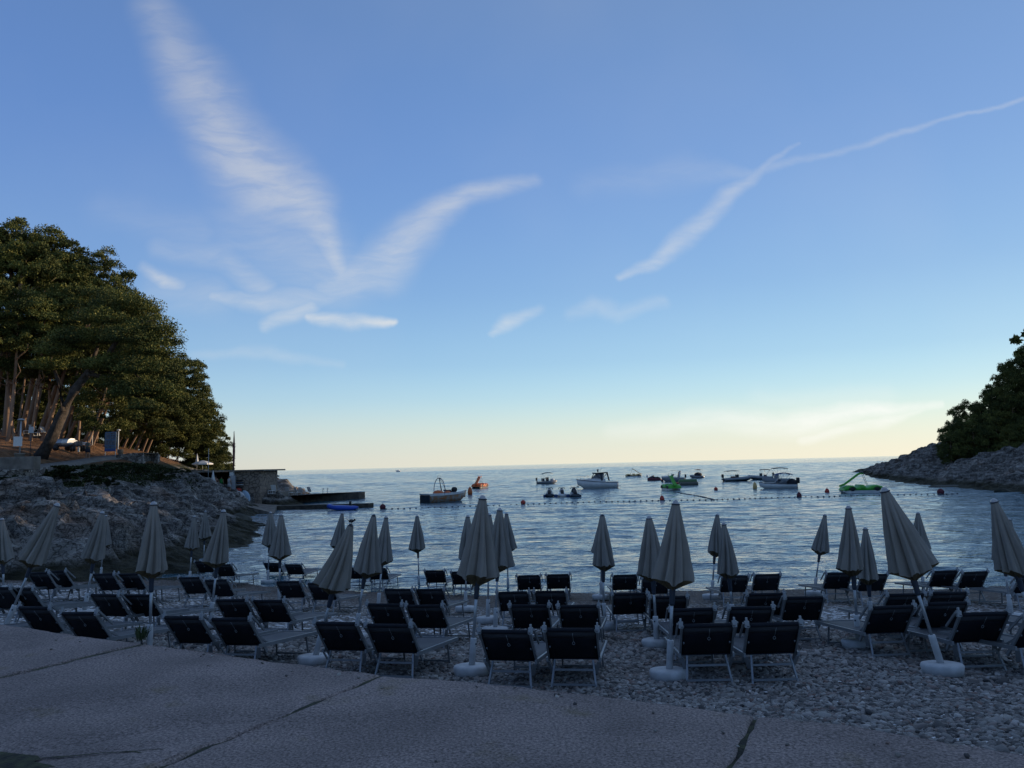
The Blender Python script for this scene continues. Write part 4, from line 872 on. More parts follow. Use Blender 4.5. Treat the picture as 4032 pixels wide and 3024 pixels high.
# shrubs
SHR = [crown_mesh('shrub_foliage', s, R=1.0, Hh=.8, clumps=16, per=120, tsz=.16, m=M_SHRUB, flat=.8, low=-.2) for s in (61, 62, 63)]
SHL = [(215,1850,55,1.6),(250,1875,55,1.9),(300,1880,56,2.2),(360,1868,60,2.2),(410,1872,62,2.2),(330,1905,54,1.8),(460,1868,66,2.0),(395,1900,58,1.6),(510,1875,68,1.7),(560,1880,70,1.3),(222,1815,56,.9),(660,1900,70,1.5),(690,1870,74,1.2),(180,1900,53,1.3),(600,1905,68,1.1),(450,1905,60,1.2),(40,1930,47,1.5),(110,1940,47,1.4),(20,1975,42,1.2),(90,1985,42,1.0),(160,1960,46,1.1),(640,1868,76,1.0),(720,1905,76,1.0),(0,1900,48,1.2)]
SHL.sort()
for i, (u, v, D, s) in enumerate(SHL):
    s *= .55; v += 30 if u < 240 else 18
    p = at(u, v, D); g0 = float(left_z([p.x], [p.y])[0]); t = thing('shrub', (p.x, p.y, g0), f'dark low shrub on the slope under the path, {ordn(i)} from the left', 'shrub', 'shrubs on the slope')
    c = link('foliage', SHR[i % 3], t, (0, 0, s*.35)); c.scale = (s*1.3, s, s*.8); c.rotation_euler = (0, 0, i)
    m = MB(); m.tube([(0, 0, -.2), (.05*s, 0, .25*s), (.2*s, .1*s, .6*s)], [.05, .04, .02], 5); link('stem', m.mesh('shrub_stem', M_BARK), t)
# undergrowth between them, as one mat of leaves
rs = np.random.default_rng(5); n = 30000; ux = rs.uniform(-40, -20, n*3); uy = rs.uniform(36, 80, n*3); uz = left_z(ux, uy); base_ = LEFT(ux, uy)
keep = (fbm(ux/3, uy/3, 4, 77)+(base_-2.9)*.30 > .12) & (base_ > 2.2) & (path_dist(ux, uy)[0] > 2.6) & (base_ < 4.9) & ~((ux/uy*F+2016 < 235) & (base_ > 3.4)); ux, uy, uz = ux[keep], uy[keep], uz[keep]
P_ = np.stack([ux, uy, uz+rs.uniform(0, .18, len(ux))], 1); V, Fq = tufts(P_, np.tile([0, 0, .8], (len(P_), 1)), .17, rs); tag(link('undergrowth', npmesh('undergrowth', V, Fq, M_SHRUB, False)), kind='stuff')

# ------------------------------------------------------------------ the path and what stands along it
M_PATH = mat('path_concrete', (.15, .142, .13), .9, var=.15, vscale=2, bump=.01, bscale=20)
M_STONE = bpy.data.materials.new('dry_stone'); M_STONE.use_nodes = True
def stonewall(m, sc=3.2, c0=(.05, .045, .04), c1=(.34, .32, .29)):
    nt = m.node_tree; L = nt.links; b = nt.nodes['Principled BSDF']; b.inputs['Roughness'].default_value = .9
    t = addn(m, 'ShaderNodeTexCoord'); v = addn(m, 'ShaderNodeTexVoronoi', feature='F1'); v.inputs['Scale'].default_value = sc; L.new(t.outputs['Object'], v.inputs['Vector'])
    s = addn(m, 'ShaderNodeSeparateColor'); L.new(v.outputs['Color'], s.inputs[0]); r = addn(m, 'ShaderNodeValToRGB'); L.new(s.outputs[0], r.inputs[0]); r.color_ramp.elements[0].color = (*[c*2.2 for c in c0], 1); r.color_ramp.elements[1].color = (*c1, 1)
    e = addn(m, 'ShaderNodeTexVoronoi', feature='DISTANCE_TO_EDGE'); e.inputs['Scale'].default_value = sc; L.new(t.outputs['Object'], e.inputs['Vector'])
    q = addn(m, 'ShaderNodeMapRange'); L.new(e.outputs['Distance'], q.inputs[0]); q.inputs[2].default_value = .07
    mx = addn(m, 'ShaderNodeMix', data_type='RGBA'); L.new(q.outputs[0], mx.inputs[0]); mx.inputs[6].default_value = (*c0, 1); L.new(r.outputs[0], mx.inputs[7]); L.new(mx.outputs[2], b.inputs['Base Color'])
    bp = addn(m, 'ShaderNodeBump'); bp.inputs['Strength'].default_value = 1; bp.inputs['Distance'].default_value = .12; L.new(q.outputs[0], bp.inputs['Height']); L.new(bp.outputs[0], b.inputs['Normal'])
stonewall(M_STONE)
M_STONE2 = bpy.data.materials.new('rubble_wall'); M_STONE2.use_nodes = True; stonewall(M_STONE2, 2.4, (.11, .09, .07), (.26, .205, .16))
M_CONC = mat('old_concrete', (.17, .15, .125), .9, var=.3, vscale=1.5, bump=.02, bscale=8)
M_CONCD = mat('wet_concrete', (.045, .038, .028), .8, var=.5, vscale=2, bump=.02, bscale=8)
M_HUTSHADE = mat('shaded_hut_wall', (.018, .017, .016), .9)  # near-black stands in for the shade in and beside the hut opening
M_WHITE = mat('white_paint', (.62, .62, .60), .5, var=.06)
M_METALG = mat('galvanised', (.38, .40, .42), .5, metal=.5)
M_BLACK = mat('black_rubber', (.012, .012, .014), .6)
M_BLUE = mat('blue_paint', (.03, .08, .22), .5); M_RED = mat('red_plastic', (.40, .035, .02), .5); M_ORANGE = mat('orange_plastic', (.55, .13, .03), .5)
M_GREEN = mat('green_plastic', (.06, .36, .03), .45); M_YELL = mat('yellow_plastic', (.62, .42, .16), .5)
# path: strip along the slope
pp = [(-300,1868,1925,47,45.5),(0,1848,1893,50,48.5),(150,1833,1868,57,54.5),(300,1814,1838,67,64),(380,1800,1822,74,71),(480,1791,1806,80,77),(560,1785,1794,84,81.5)]
rows = []
for u, v0, v1, D0, D1 in pp: a, b = at(u, v0, D0), at(u, v1, D1); rows.append([b+Vector((0, 0, .02)), (a+b)/2+Vector((0, 0, .06)), a+Vector((0, 0, .08))])
fine = []
for r0, r1 in zip(rows[:-1], rows[1:]): fine += [[r0[k].lerp(r1[k], t/6) for k in range(3)] for t in range(6)]
fine.append(rows[-1]); structure(MB().sheet(fine, 0, .35).build('path', M_PATH))
def wall_px(name, base_top, thick, label, m, depth=.5, rough=.06):
    """a free-standing wall through (u, v_top, v_bottom, D) stations"""
    T = []; 
    for (u0, a0, b0, d0), (u1, a1, b1, d1) in zip(base_top[:-1], base_top[1:]):
        n = 10
        for i in range(n):
            t = i/n; T.append((at(u0+(u1-u0)*t, a0+(a1-a0)*t, d0+(d1-d0)*t), at(u0+(u1-u0)*t, b0+(b1-b0)*t, d0+(d1-d0)*t)))
    u, a, b, d = base_top[-1]; T.append((at(u, a, d), at(u, b, d))); back = Vector((0, thick, 0)); rings = []
    for p, q in T:
        j = lambda: Vector((random.uniform(-rough, rough), random.uniform(-rough, rough), random.uniform(-rough, rough)))
        p2 = Vector((q.x, q.y, p.z)); rings.append([q-Vector((0, 0, depth)), q.lerp(p2, .35)+j(), q.lerp(p2, .7)+j(), p2+j(), p2+back+j(), q+back-Vector((0, 0, depth))])
    o = MB().loft(rings, smooth=False).build(name, m); return tag(o, label, 'wall')
wall_px('retaining_wall', [(-200,1876,1935,48.2),(30,1850,1893,48.8),(120,1846,1890,51.5),(215,1838,1872,55)], 1.0, 'light dry-stone retaining wall below the path at the far left', M_STONE)
wall_px('retaining_wall', [(455,1793,1812,76.5),(500,1786,1828,77),(562,1783,1838,77),(572,1790,1836,79)], 3.2, 'dry-stone wall corner holding the end of the path below the info board', M_STONE)
o = MB().box(at(30, 1820, 51)+Vector((0, 0, -.1)), (4.6, .6, .85), rad(-12)).build('concrete_block', M_CONC, bevel=.03); tag(o, 'long low concrete block wall beside the path under the lamp post', 'wall')
# lamp post with planter and board
b = at(77, 1797, 53); t = thing('street_lamp', b, 'grey lamp post in a round concrete pot, carrying a small square board', 'street lamp')
link('pot', MB().lathe([(.30, -.5), (.30, .12), (.34, .14), (.34, .22), (.26, .22)], 18).mesh('pot', M_CONC), t)
link('post', MB().tube([(0, 0, 0), (0, 0, 2.45)], .045, 10).mesh('post', M_METALG), t)
link('lamp_head', MB().lathe([(.04, 2.42), (.22, 2.5), (.24, 2.53), (.08, 2.6), (.001, 2.61)], 18).mesh('lamp_head', M_METALG), t)
sb = MB().box((-.12, -.07, 1.03), (.60, .02, .66)).mesh('board', M_WHITE); link('board', sb, t)
b = at(118, 1802, 55); t = thing('notice_sign', b, 'small grey notice panel on a thin dark post beside the lamp post', 'sign')
link('post', MB().tube([(0, 0, 0), (0, 0, 2.0)], .022, 8).mesh('post', M_DARK), t); link('panel', MB().box((.03, -.04, 1.98), (.36, .02, .44)).mesh('panel', M_METALG), t)
for (u, v, tv, D, lab) in ((362,1768,1625,84,'pale lamp post standing among the pines behind the walking person'),(464,1785,1697,80,'white lamp post right behind the tall info board')):
    b = at(u, v, D); h = at(u, tv, D).z-b.z; t = thing('street_lamp', b, lab, 'street lamp')
    link('post', MB().tube([(0, 0, 0), (0, 0, h)], .06, 8).mesh('post', M_WHITE), t); link('lamp_head', MB().lathe([(.05, h-.03), (.2, h+.05), (.22, h+.1), (.05, h+.2)], 12).mesh('lamp_head', M_WHITE), t)
b = at(475, 1781, 79); tag(MB().lathe([(.22, -.2), (.26, .25), (.28, .3), (.2, .3)], 14).build('planter_pot', M_CONC), 'sunlit terracotta coloured pot beside the white lamp post', 'pot').location = b
# info board: blue panel with two columns of pictures over three pictures
b = at(433, 1803, 77); t = thing('info_board', b, 'tall blue information board with rows of pictures on two legs beside the path', 'sign')
M_BOARD = mat('board_blue', (.05, .11, .20), .5, var=.15); M_PIC = mat('board_pictures', (.035, .03, .05), .5, col2=(.11, .13, .16), vscale=6); M_BAND = mat('board_band', (.025, .06, .22), .5)
link('panel', MB().box((0, 0, 1.62), (1.12, .05, 1.95)).mesh('panel', M_BOARD), t)
m = MB()
for z in (2.42, 2.2, 1.98):
    for x in (-.26, .26): m.box((x, -.032, z), (.42, .012, .13))
for x in (-.36, 0, .36): m.box((x, -.032, 1.52), (.30, .012, .46))
for x in (-.36, 0, .36): m.box((x, -.032, 1.08), (.28, .012, .12))
link('pictures', m.mesh('pictures', M_PIC), t); link('lower_band', MB().box((0, -.03, .78), (1.1, .012, .22)).mesh('lower_band', M_BAND), t)
for s in (-1, 1): link('leg', MB().box((s*.5, .04, .75), (.06, .05, 1.7)).mesh('leg', M_METALG), t)
# trailer with covered jet ski, and quad bike
b = at(250, 1775, 72); t = thing('boat_trailer', b, 'grey trailer with a pale folded hard cover parked under the big leaning pine', 'trailer', rz=rad(-14))
link('body', MB().loft([[Vector((x, -.5*w, .55)), Vector((x, -.62*w, .72)), Vector((x, -.5*w, .98)), Vector((x, -.2*w, 1.12)), Vector((x, .2*w, 1.12)), Vector((x, .5*w, .98)), Vector((x, .62*w, .72)), Vector((x, .5*w, .55))] for x, w in ((-.95, .8), (-.8, 1), (.5, 1), (.95, 1.0))], smooth=False).mesh('body', M_METALG), t)
link('tail_panel', MB().loft([[Vector((x, -.52*w, .56)), Vector((x, -.64*w, .72)), Vector((x, -.5*w, 1.0)), Vector((x, .5*w, 1.0)), Vector((x, .64*w, .72)), Vector((x, .52*w, .56))] for x, w in ((.3, 1.02), (.99, 1.02))], smooth=False).mesh('tail_panel', M_WHITE), t)
for s in (-1, 1): link('wheel', MB().tube([(-.2, s*.62, .3), (-.2, s*.78, .3)], .3, 16).mesh('wheel', M_BLACK), t)
link('chassis', MB().box((0, 0, .45), (2.0, .9, .1)).bar((.9, 0, .42), (1.7, 0, .35), .08, .08).mesh('chassis', M_DARK), t)
b = at(306, 1778, 71.5); t = thing('quad_bike', b, 'dark quad bike parked between the grey trailer and the standing person', 'vehicle', rz=rad(-50))
link('body', MB().loft([[Vector((x, -w, .5)), Vector((x, -w*.8, .75+h)), Vector((x, w*.8, .75+h)), Vector((x, w, .5))] for x, w, h in ((-.8, .3, .05), (-.4, .35, .15), (0, .2, .12), (.4, .35, .2), (.8, .25, .1))], smooth=False).mesh('body', M_DARK), t)
for x in (-.55, .55):
    for s in (-1, 1): link('wheel', MB().tube([(x, s*.32, .27), (x, s*.52, .27)], .28, 14).mesh('wheel', M_BLACK), t)
link('handlebar', MB().tube([(.25, -.35, 1.1), (.3, 0, 1.02), (.25, .35, 1.1)], .025, 6).tube([(.3, 0, 1.02), (.42, 0, .7)], .03, 6).mesh('handlebar', M_BLACK), t)
# wooden bench with white slats
b = at(325, 1778, 76); t = thing('bench', b, 'small white slatted bench right behind the quad bike', 'bench'); link('seat', MB().box((0, 0, .42), (.9, .3, .04)).mesh('seat', M_WHITE), t); link('backrest', MB().box((0, .18, .72), (.9, .04, .1)).box((0, .18, .87), (.9, .04, .1)).mesh('backrest', M_WHITE), t)
for s in (-1, 1): link('leg', MB().box((s*.38, .03, .2), (.05, .36, .4)).mesh('leg', M_WHITE), t)
# white deck chairs in the wood
def deckchair(b, rz, label, m=M_WHITE, group='white plastic deck chairs'):
    t = thing('deck_chair', b, label, 'deck chair', group, rz)
    link('seat', MB().box((0, .1, .34), (.5, 1.0, .04)).mesh('seat', m), t); link('backrest', MB().box((0, -.55, .62), (.5, .04, .68), rx=rad(-28)).mesh('backrest', m), t)
    for y in (-.35, .5):
        link('leg', MB().bar((-.24, y, .34), (-.24, y-.05, 0), .04, .04).bar((.24, y, .34), (.24, y-.05, 0), .04, .04).bar((-.24, y, .06), (.24, y, .06), .03, .03).mesh('leg', m), t)
    return t
deckchair(at(152, 1716, 80), rad(70), 'white deck chair on the sunlit slope left of the kinked pine trunk'); deckchair(at(113, 1708, 80), rad(60), 'white deck chair partly hidden behind the small notice panel')

# ------------------------------------------------------------------ people
SKIN = mat('skin', (.30, .17, .11), .6); HAIR = mat('hair', (.03, .02, .015), .8)
def person(base, rz, H, label, pose, clothes, m_body=SKIN):
    """one continuous skinned body; pose gives joints in a 1.75 m figure; clothes are children"""
    t = thing('person', base, label, 'person', rz=rz); k = H/1.75; t.scale = (k, k, k)
    J_ = dict(pel=(0, 0, .95), che=(0, .01, 1.28), nec=(0, 0, 1.48), hed=(0, -.02, 1.60), top=(0, -.02, 1.70))
    J_.update(pose); names = list(J_); V = [J_[n] for n in names]; ix = {n: i for i, n in enumerate(names)}
    E_ = [('pel','che'),('che','nec'),('nec','hed'),('hed','top')]
    R_ = dict(pel=(.15, .11), che=(.16, .11), nec=(.055, .055), hed=(.085, .10), top=(.06, .07))
    for s in 'lr':
        E_ += [('che','sh'+s),('sh'+s,'el'+s),('el'+s,'wr'+s),('wr'+s,'ha'+s),('pel','hi'+s),('hi'+s,'kn'+s),('kn'+s,'an'+s),('an'+s,'to'+s)]
        R_.update({'sh'+s: (.06,)*2, 'el'+s: (.042,)*2, 'wr'+s: (.030,)*2, 'ha'+s: (.035, .03), 'hi'+s: (.095,)*2, 'kn'+s: (.062,)*2, 'an'+s: (.042,)*2, 'to'+s: (.035,)*2})
    me = bpy.data.meshes.new('body'); me.from_pydata(V, [(ix[a], ix[b]) for a, b in E_], []); me.materials.append(m_body); o = link('body', me, t)
    o.modifiers.new('skin', 'SKIN'); sv = me.skin_vertices[0].data
    for n in names: sv[ix[n]].radius = R_[n]; sv[ix[n]].use_root = (n == 'pel')
    o.modifiers.new('sub', 'SUBSURF').levels = 1; o.modifiers['sub'].render_levels = 2
    hx, hy, hz = J_['hed']; link('hair', MB().ball((hx, hy+.02, hz+.055), .1, sc=(.9, 1.05, .95)).mesh('hair', HAIR), t)
    for nm, rings, m in clothes: link(nm, MB().loft([[Vector((c[0]+a*math.cos(q), c[1]+bb_*math.sin(q), c[2])) for q in np.linspace(0, 2*PI, 13)[:-1]] for c, a, bb_ in rings]).mesh(nm, m), t)
    return t
def stand(arms='down'):
    P = {}
    for s, x in (('l', -1), ('r', 1)):
        P['sh'+s] = (x*.19, 0, 1.42)
        if arms == 'front': P['el'+s] = (x*.24, .02, 1.16); P['wr'+s] = (x*.12, -.16, 1.12); P['ha'+s] = (x*.06, -.2, 1.14)
        else: P['el'+s] = (x*.25, .02, 1.15); P['wr'+s] = (x*.26, -.05, .92); P['ha'+s] = (x*.26, -.07, .82)
        P['hi'+s] = (x*.10, 0, .90); P['kn'+s] = (x*.12, -.02, .50); P['an'+s] = (x*.13, .02, .08); P['to'+s] = (x*.14, -.12, .04)
    return P
M_NAVY = mat('navy_clothes', (.014, .018, .035), .85); M_GRN = mat('green_clothes', (.04, .26, .06), .8); M_WCL = mat('pale_clothes', (.42, .42, .42), .8); M_GREYT = mat('grey_shirt', (.075, .09, .085), .85)
short = lambda m: ('shorts', [((0, 0, 1.0), .175, .13), ((0, 0, .85), .215, .15), ((0, 0, .60), .225, .14)], m)
shirt = lambda m: ('shirt', [((0, 0, .92), .19, .14), ((0, 0, 1.2), .20, .14), ((0, 0, 1.40), .235, .12), ((0, 0, 1.47), .12, .09)], m)
p = at(345, 1808, 71); person(p, rad(8), 1.82, 'person in navy shorts and grey shirt standing on the path below the pines', stand('front'), [short(M_NAVY), shirt(M_GREYT), ('dark_bag', [((.02, .14, 1.05), .12, .07), ((.02, .15, 1.2), .15, .09), ((.02, .14, 1.4), .12, .06)], M_BLACK)])

# ------------------------------------------------------------------ beach hut, its things, jetties
DB = 82.0
def X(u): return at(u, 1900, DB).x
RZ = 4.0; x0, x1, x2, x3 = X(706), X(780), X(905), X(1024)
t = thing('beach_hut', (x2, DB, 1.95), 'low flat-roofed stone beach hut with a dark open front at the root of the jetty', 'building'); B = Vector((x2, DB, 1.95))
def loc(x, y, z): return (x-B.x, y-B.y, z-B.z)
link('roof', MB().box(loc((x0+x3)/2+.1, DB+3.4, RZ+.07), (x3-x0+.9, 7.6, .16)).mesh('roof', M_CONC), t)
link('stone_wall', MB().box(loc((x2+.5+x3)/2, DB+3, (RZ+.3)/2), (x3-x2-.5, 6, RZ-.3-.02)).mesh('stone_wall', M_STONE2), t)
link('side_wall', MB().box(loc(x0+.2, DB+3, 3), (.4, 6, 1.95)).box(loc((x0+x2)/2, DB+5.8, 3), (x2-x0, .3, 1.95)).mesh('side_wall', M_HUTSHADE), t)
link('front_panel', MB().box(loc((x0+x1)/2, DB+.9, 3.1), (x1-x0, .12, 1.75)).mesh('front_panel', M_HUTSHADE), t)
link('floor', MB().box(loc((x0+x2)/2+.5, DB+2.2, 1.86), (x2-x0+1.6, 6.4, .2)).mesh('floor', M_CONC), t)
link('pillar', MB().box(loc(x2+.28, DB-.06, 2.85), (.42, .5, 2.25)).mesh('pillar', M_WHITE), t)
b = at(915, 1952, 81.3); t = thing('electric_cabinet', b, 'tall grey-white cabinet standing at the corner of the beach hut', 'cabinet')
link('case', MB().box((0, 0, 1.35), (.62, .4, 1.5)).mesh('case', M_METALG), t); link('plinth', MB().box((0, .02, .3), (.5, .3, .75)).mesh('plinth', M_WHITE), t)
for (u, tu, v0, v1, w, m, lab) in ((920,922,1855,1697,.10,'r','furled dark red flag on a tall thin pole rising above the hut roof'),(918,921,1855,1700,.035,'d','bare thin mast beside the furled flag on the hut roof')):
    b = at(u, v0, 83); top = at(tu, v1, 83)-b; t = thing('flag_pole', b, lab, 'flag pole'); link('pole', MB().tube([(0, 0, -.1), top], .025, 6).mesh('pole', M_DARK), t)
    if m == 'r': link('flag', MB().tube([top*.03, top*.2, top*.5, top*.8, top*.99], [.03, .10, .14, .08, .02], 8).mesh('flag', mat('furled_flag', (.10, .03, .035), .8)), t)
b = at(819, 1921, 80.5); top = at(822, 1765, 80.5)-b; t = thing('antenna_mast', b, 'thin grey mast standing before the dark hut front, left of the small folded parasol', 'mast'); link('pole', MB().tube([(0, 0, -.4), top], [.03, .03], 6).mesh('pole', M_METALG), t)
def small_parasol(b, H, label, closed=True, s=1.0, m=M_WHITE, R=1.1):
    t = thing('small_parasol', b, label, 'parasol')
    link('pole', MB().tube([(0, 0, -.1), (0, 0, H)], .022, 6).mesh('pole', M_WHITE), t)
    if closed: link('canopy', MB().loft([[Vector((r*(1+.2*math.cos(6*a))*math.cos(a), r*(1+.2*math.cos(6*a))*math.sin(a), z)) for a in np.linspace(0, 2*PI, 25)[:-1]] for r, z in ((.02, H+.05), (.08, H-.3), (.16, H-.8), (.27, H-1.12), (.10, H-1.18))]).mesh('canopy', m), t)
    else: link('canopy', MB().loft([[Vector((r*math.cos(a), r*math.sin(a), z)) for a in np.linspace(0, 2*PI, 9)[:-1]] for r, z in ((.03, H+.08), (R*.5, H-.06), (R, H-.32), (R, H-.46), (R*.95, H-.33), (R*.5, H-.08), (.03, H+.03))], smooth=False).mesh('canopy', m), t)
    return t
small_parasol(at(838, 1938, 80.8), 2.2, 'small white folded parasol standing in front of the dark hut opening')
small_parasol(at(775, 1858, 100), 2.3, 'pale folded parasol behind the hut roof under the last pines')
small_parasol(at(797, 1862, 98), 1.5, 'open cream parasol glowing in the sun just above the hut roof', False, R=1.35)
small_parasol(at(1045, 1938, 95), 2.3, 'open grey beach parasol right behind the corner of the beach hut', False, m=M_GREYT, R=1.7)
person(at(848, 1940, 81.0)+Vector((0, 0, 0)), rad(200), 1.78, 'shirtless person in green shorts standing inside the hut opening', stand(), [short(M_GRN)])
person(at(871, 1940, 82.2), rad(170), 1.75, 'person in a green shirt in the dark of the hut opening', stand(), [shirt(M_GRN), short(M_NAVY)])
person(at(902, 1940, 81.0), rad(150), 1.75, 'person in a pale shirt beside the grey cabinet of the hut', stand(), [shirt(M_WCL), short(M_WCL)])
for k, (z, m) in enumerate(((3.05, M_BLACK), (2.8, M_DARK), (2.58, M_METALG), (2.34, M_BLACK))):
    o = MB().loft([[Vector((x*1.0, w*y_, h)) for y_, h in ((-1, 0), (-.7, .07), (.7, .07), (1, 0), (.6, -.05), (-.6, -.05))] for x, w in ((-.5, .03), (-.35, .2), (0, .3), (.35, .2), (.5, .03))]).build('board_on_rack', m); o.location = (x2+1.05, DB-.35, z)
    tag(o, ['topmost','second from the top','third from the top','lowest'][k]+' of the boards racked on the hut wall beside the cabinet', 'board', 'boards racked on the hut wall')
o = MB().ball((0, 0, 0), .38, sc=(1.1, .6, .7)).build('life_buoy_bag', M_RED); o.location = (x2+1.0, DB-.4, 2.02); tag(o, 'red padded bundle under the racked boards on the hut wall', 'bag')
def kayak(b, e, w, label, m):
    b, e = Vector(b), Vector(e); d = (e-b); L = d.length; d.normalize(); s = d.cross(Vector((0, 1, 0))).normalized(); n = s.cross(d)
    o = MB().loft([[b+d*L*t+s*w*q*math.cos(a)+n*w*.35*q*math.sin(a) for a in np.linspace(0, 2*PI, 13)[:-1]] for t, q in ((0, .05), (.12, .55), (.3, .9), (.5, 1), (.7, .9), (.88, .55), (1, .05))]).build('kayak', m); return tag(o, label, 'kayak', 'kayaks leaning on the hut')
kayak(at(957, 1931, 80), at(983, 1976, 79.2), .36, 'pale blue kayak leaning against the stone wall of the hut', mat('pale_blue_plastic', (.30, .42, .52), .4))
kayak(at(930, 1938, 80), at(965, 1960, 79.5), .30, 'white kayak lying left of the leaning blue one by the hut', M_WHITE)
kayak(at(948, 1952, 79.8), at(972, 1972, 79.2), .22, 'dull yellow kayak lying under the leaning blue one by the hut', M_YELL)
# landing, jetties
def slab_px(name, P, zt, zb, m, label):
    bm = bmesh.new(); n = len(P); T_ = [bm.verts.new((x, y, z if z is not None else zt)) for x, y, z in [(*p, None) if len(p) == 2 else p for p in P]]; Bv = [bm.verts.new((v.co.x, v.co.y, zb)) for v in T_]
    bm.faces.new(T_)
    for i in range(n): j = (i+1) % n; bm.faces.new((T_[j], T_[i], Bv[i], Bv[j]))
    bmesh.ops.recalc_face_normals(bm, faces=bm.faces); me = bpy.data.meshes.new(name); bm.to_mesh(me); bm.free(); me.materials.append(m); o = link(name, me)
    return tag(o, label, 'jetty')
A = at(1020, 1992, 88); a1 = atz(1106, 1950, 1.0); e1 = atz(1413, 1942, .78)
slab_px('stone_jetty', [(X(985), 85.5), (a1.x, a1.y), (e1.x, e1.y), (e1.x+.3, e1.y+2.6), (a1.x-1, a1.y+6), (X(985), 94)], .9, -1, M_CONCD, 'upper stone jetty reaching into the bay behind the beach hut')
slab_px('terrace', [(X(1022), 85.2, 1.55), (a1.x, a1.y+.3, 1.5), (a1.x+.4, a1.y+6.5, 1.5), (X(1022), 93, 1.5)], 1.5, .5, M_CONC, 'raised concrete terrace between the hut and the stone jetty')['category'] = 'terrace'
c0, c1 = atz(1082, 1991, .46), atz(1462, 1981, .46)
slab_px('low_jetty', [(c0.x, c0.y), (c1.x-.3, c1.y), (c1.x, c1.y+1.3), (c0.x, c0.y+1.5)], .42, -1, M_CONCD, 'long low concrete jetty just above the water beside the blue dinghy')
l0, l1, l2 = atz(960, 2002, .45), atz(1086, 2008, .3), atz(1040, 1990, .55)
slab_px('landing', [(l0.x, l0.y, .7), (l1.x, l1.y-.6, .05), (c0.x+.2, c0.y, .44), (c0.x+.2, c0.y+1.5, .44), (a1.x-1.5, 84.5, .5), (X(960), 83, .75)], .5, -1, M_CONC, 'sloping concrete landing at the foot of the beach hut wall')['category'] = 'landing'
b = atz(1280, 1947, .86); t = thing('bathing_ladder', b, 'pair of ladder rails standing up from the stone jetty', 'ladder')
for s in (-1, 1): link('rail', MB().tube([(s*.28, 0, 0), (s*.28, 0, .72), (s*.28, .15, .8), (s*.28, .5, .6)], .03, 6).mesh('rail', M_METALG), t)
for k, (u, v, r) in enumerate(((1122,1950,20),(1148,1950,-15),(1172,1949,10),(1205,1947,5),(1070,1944,30))):
    deckchair(atz(u, v, 1.0 if k < 4 else 1.55)+Vector((0, 0, -.02)), rad(150+r), ['leftmost','second','third','rightmost','raised'][k]+(' of four white deck chairs on the stone jetty' if k < 4 else ' white deck chair on the terrace close to the hut wall'))
# boulders of the breakwater, lit by the low sun
M_BOUL = mat('boulder_rock', (.22, .155, .105), .9, col2=(.42, .31, .22), vscale=1.2, bump=.12, bscale=2.5)
M_BOULD = mat('wet_boulder', (.03, .032, .02), .7, var=.5, vscale=2, bump=.1, bscale=3)
def boulder_mesh(s):
    bm = bmesh.new(); bmesh.ops.create_icosphere(bm, subdivisions=2, radius=1); r = random.Random(s); k = [(Vector((r.uniform(-1, 1), r.uniform(-1, 1), r.uniform(-1, 1))).normalized(), r.uniform(.45, .75)) for _ in range(11)]
    for v in bm.verts:
        for q, c in k:
            d = v.co.dot(q)
            if d > c: v.co -= q*(d-c)
    me = bpy.data.meshes.new('boulder'); bm.to_mesh(me); bm.free(); me.materials.append(M_BOUL); return me
BOUL = [boulder_mesh(s) for s in range(5)]; rr3 = random.Random(3)
for i in range(46):
    u = 1018+i/46*178; f = (u-1018)/178; D = rr3.uniform(100, 108); v = 1908+f*24+rr3.uniform(-3, 14); p = at(u, v, D); s = rr3.uniform(.35, .8)
    o = link('boulder', BOUL[i % 5], None, p-Vector((0, 0, s*.2))); o.scale = (s*1.2, s, s*.8); o.rotation_euler = (rr3.uniform(0, 3), 0, rr3.uniform(0, 6)); tag(o, f'rough sunlit boulder, {ordn(i)} from the left on the breakwater behind the jetty', 'boulder', 'boulders of the breakwater')
# rocks standing in the water below the shore
def mkrock(u, v, D, s, sc, label):
    o = link('shore_rock', boulder_mesh(int(u)), None, at(u, v, D)); o.data.materials[0] = M_BOULD; o.scale = (s*sc[0], s*sc[1], s*sc[2]); tag(o, label, 'rock')
    o.data.polygons.foreach_set('use_smooth', [True]*len(o.data.polygons)); return o
q = atz(935, 2068, -.1); mkrock(935, 2066, q.y, 1.15, (1.3, 1, .85), 'dark wet rock standing alone in the water right of the rocky point')
q = atz(1000, 2070, 0); mkrock(1000, 2071, q.y, .8, (2.4, 1, .22), 'low wet rock shelf trailing right of the lone dark rock in the water')
q = atz(838, 2070, 0); mkrock(838, 2066, q.y, 1.0, (1.2, 1, .7), 'wet rock at the edge of the rocky point behind the large parasol')
q = atz(3745, 1918, 0); mkrock(3745, 1916, q.y, 1.2, (3, 1, .3), 'flat dark rock shelf at the foot of the right headland')
q = atz(3960, 1937, 0); mkrock(3960, 1936, q.y, .8, (1.6, 1, .6), 'small dark rock in the water near the right edge')

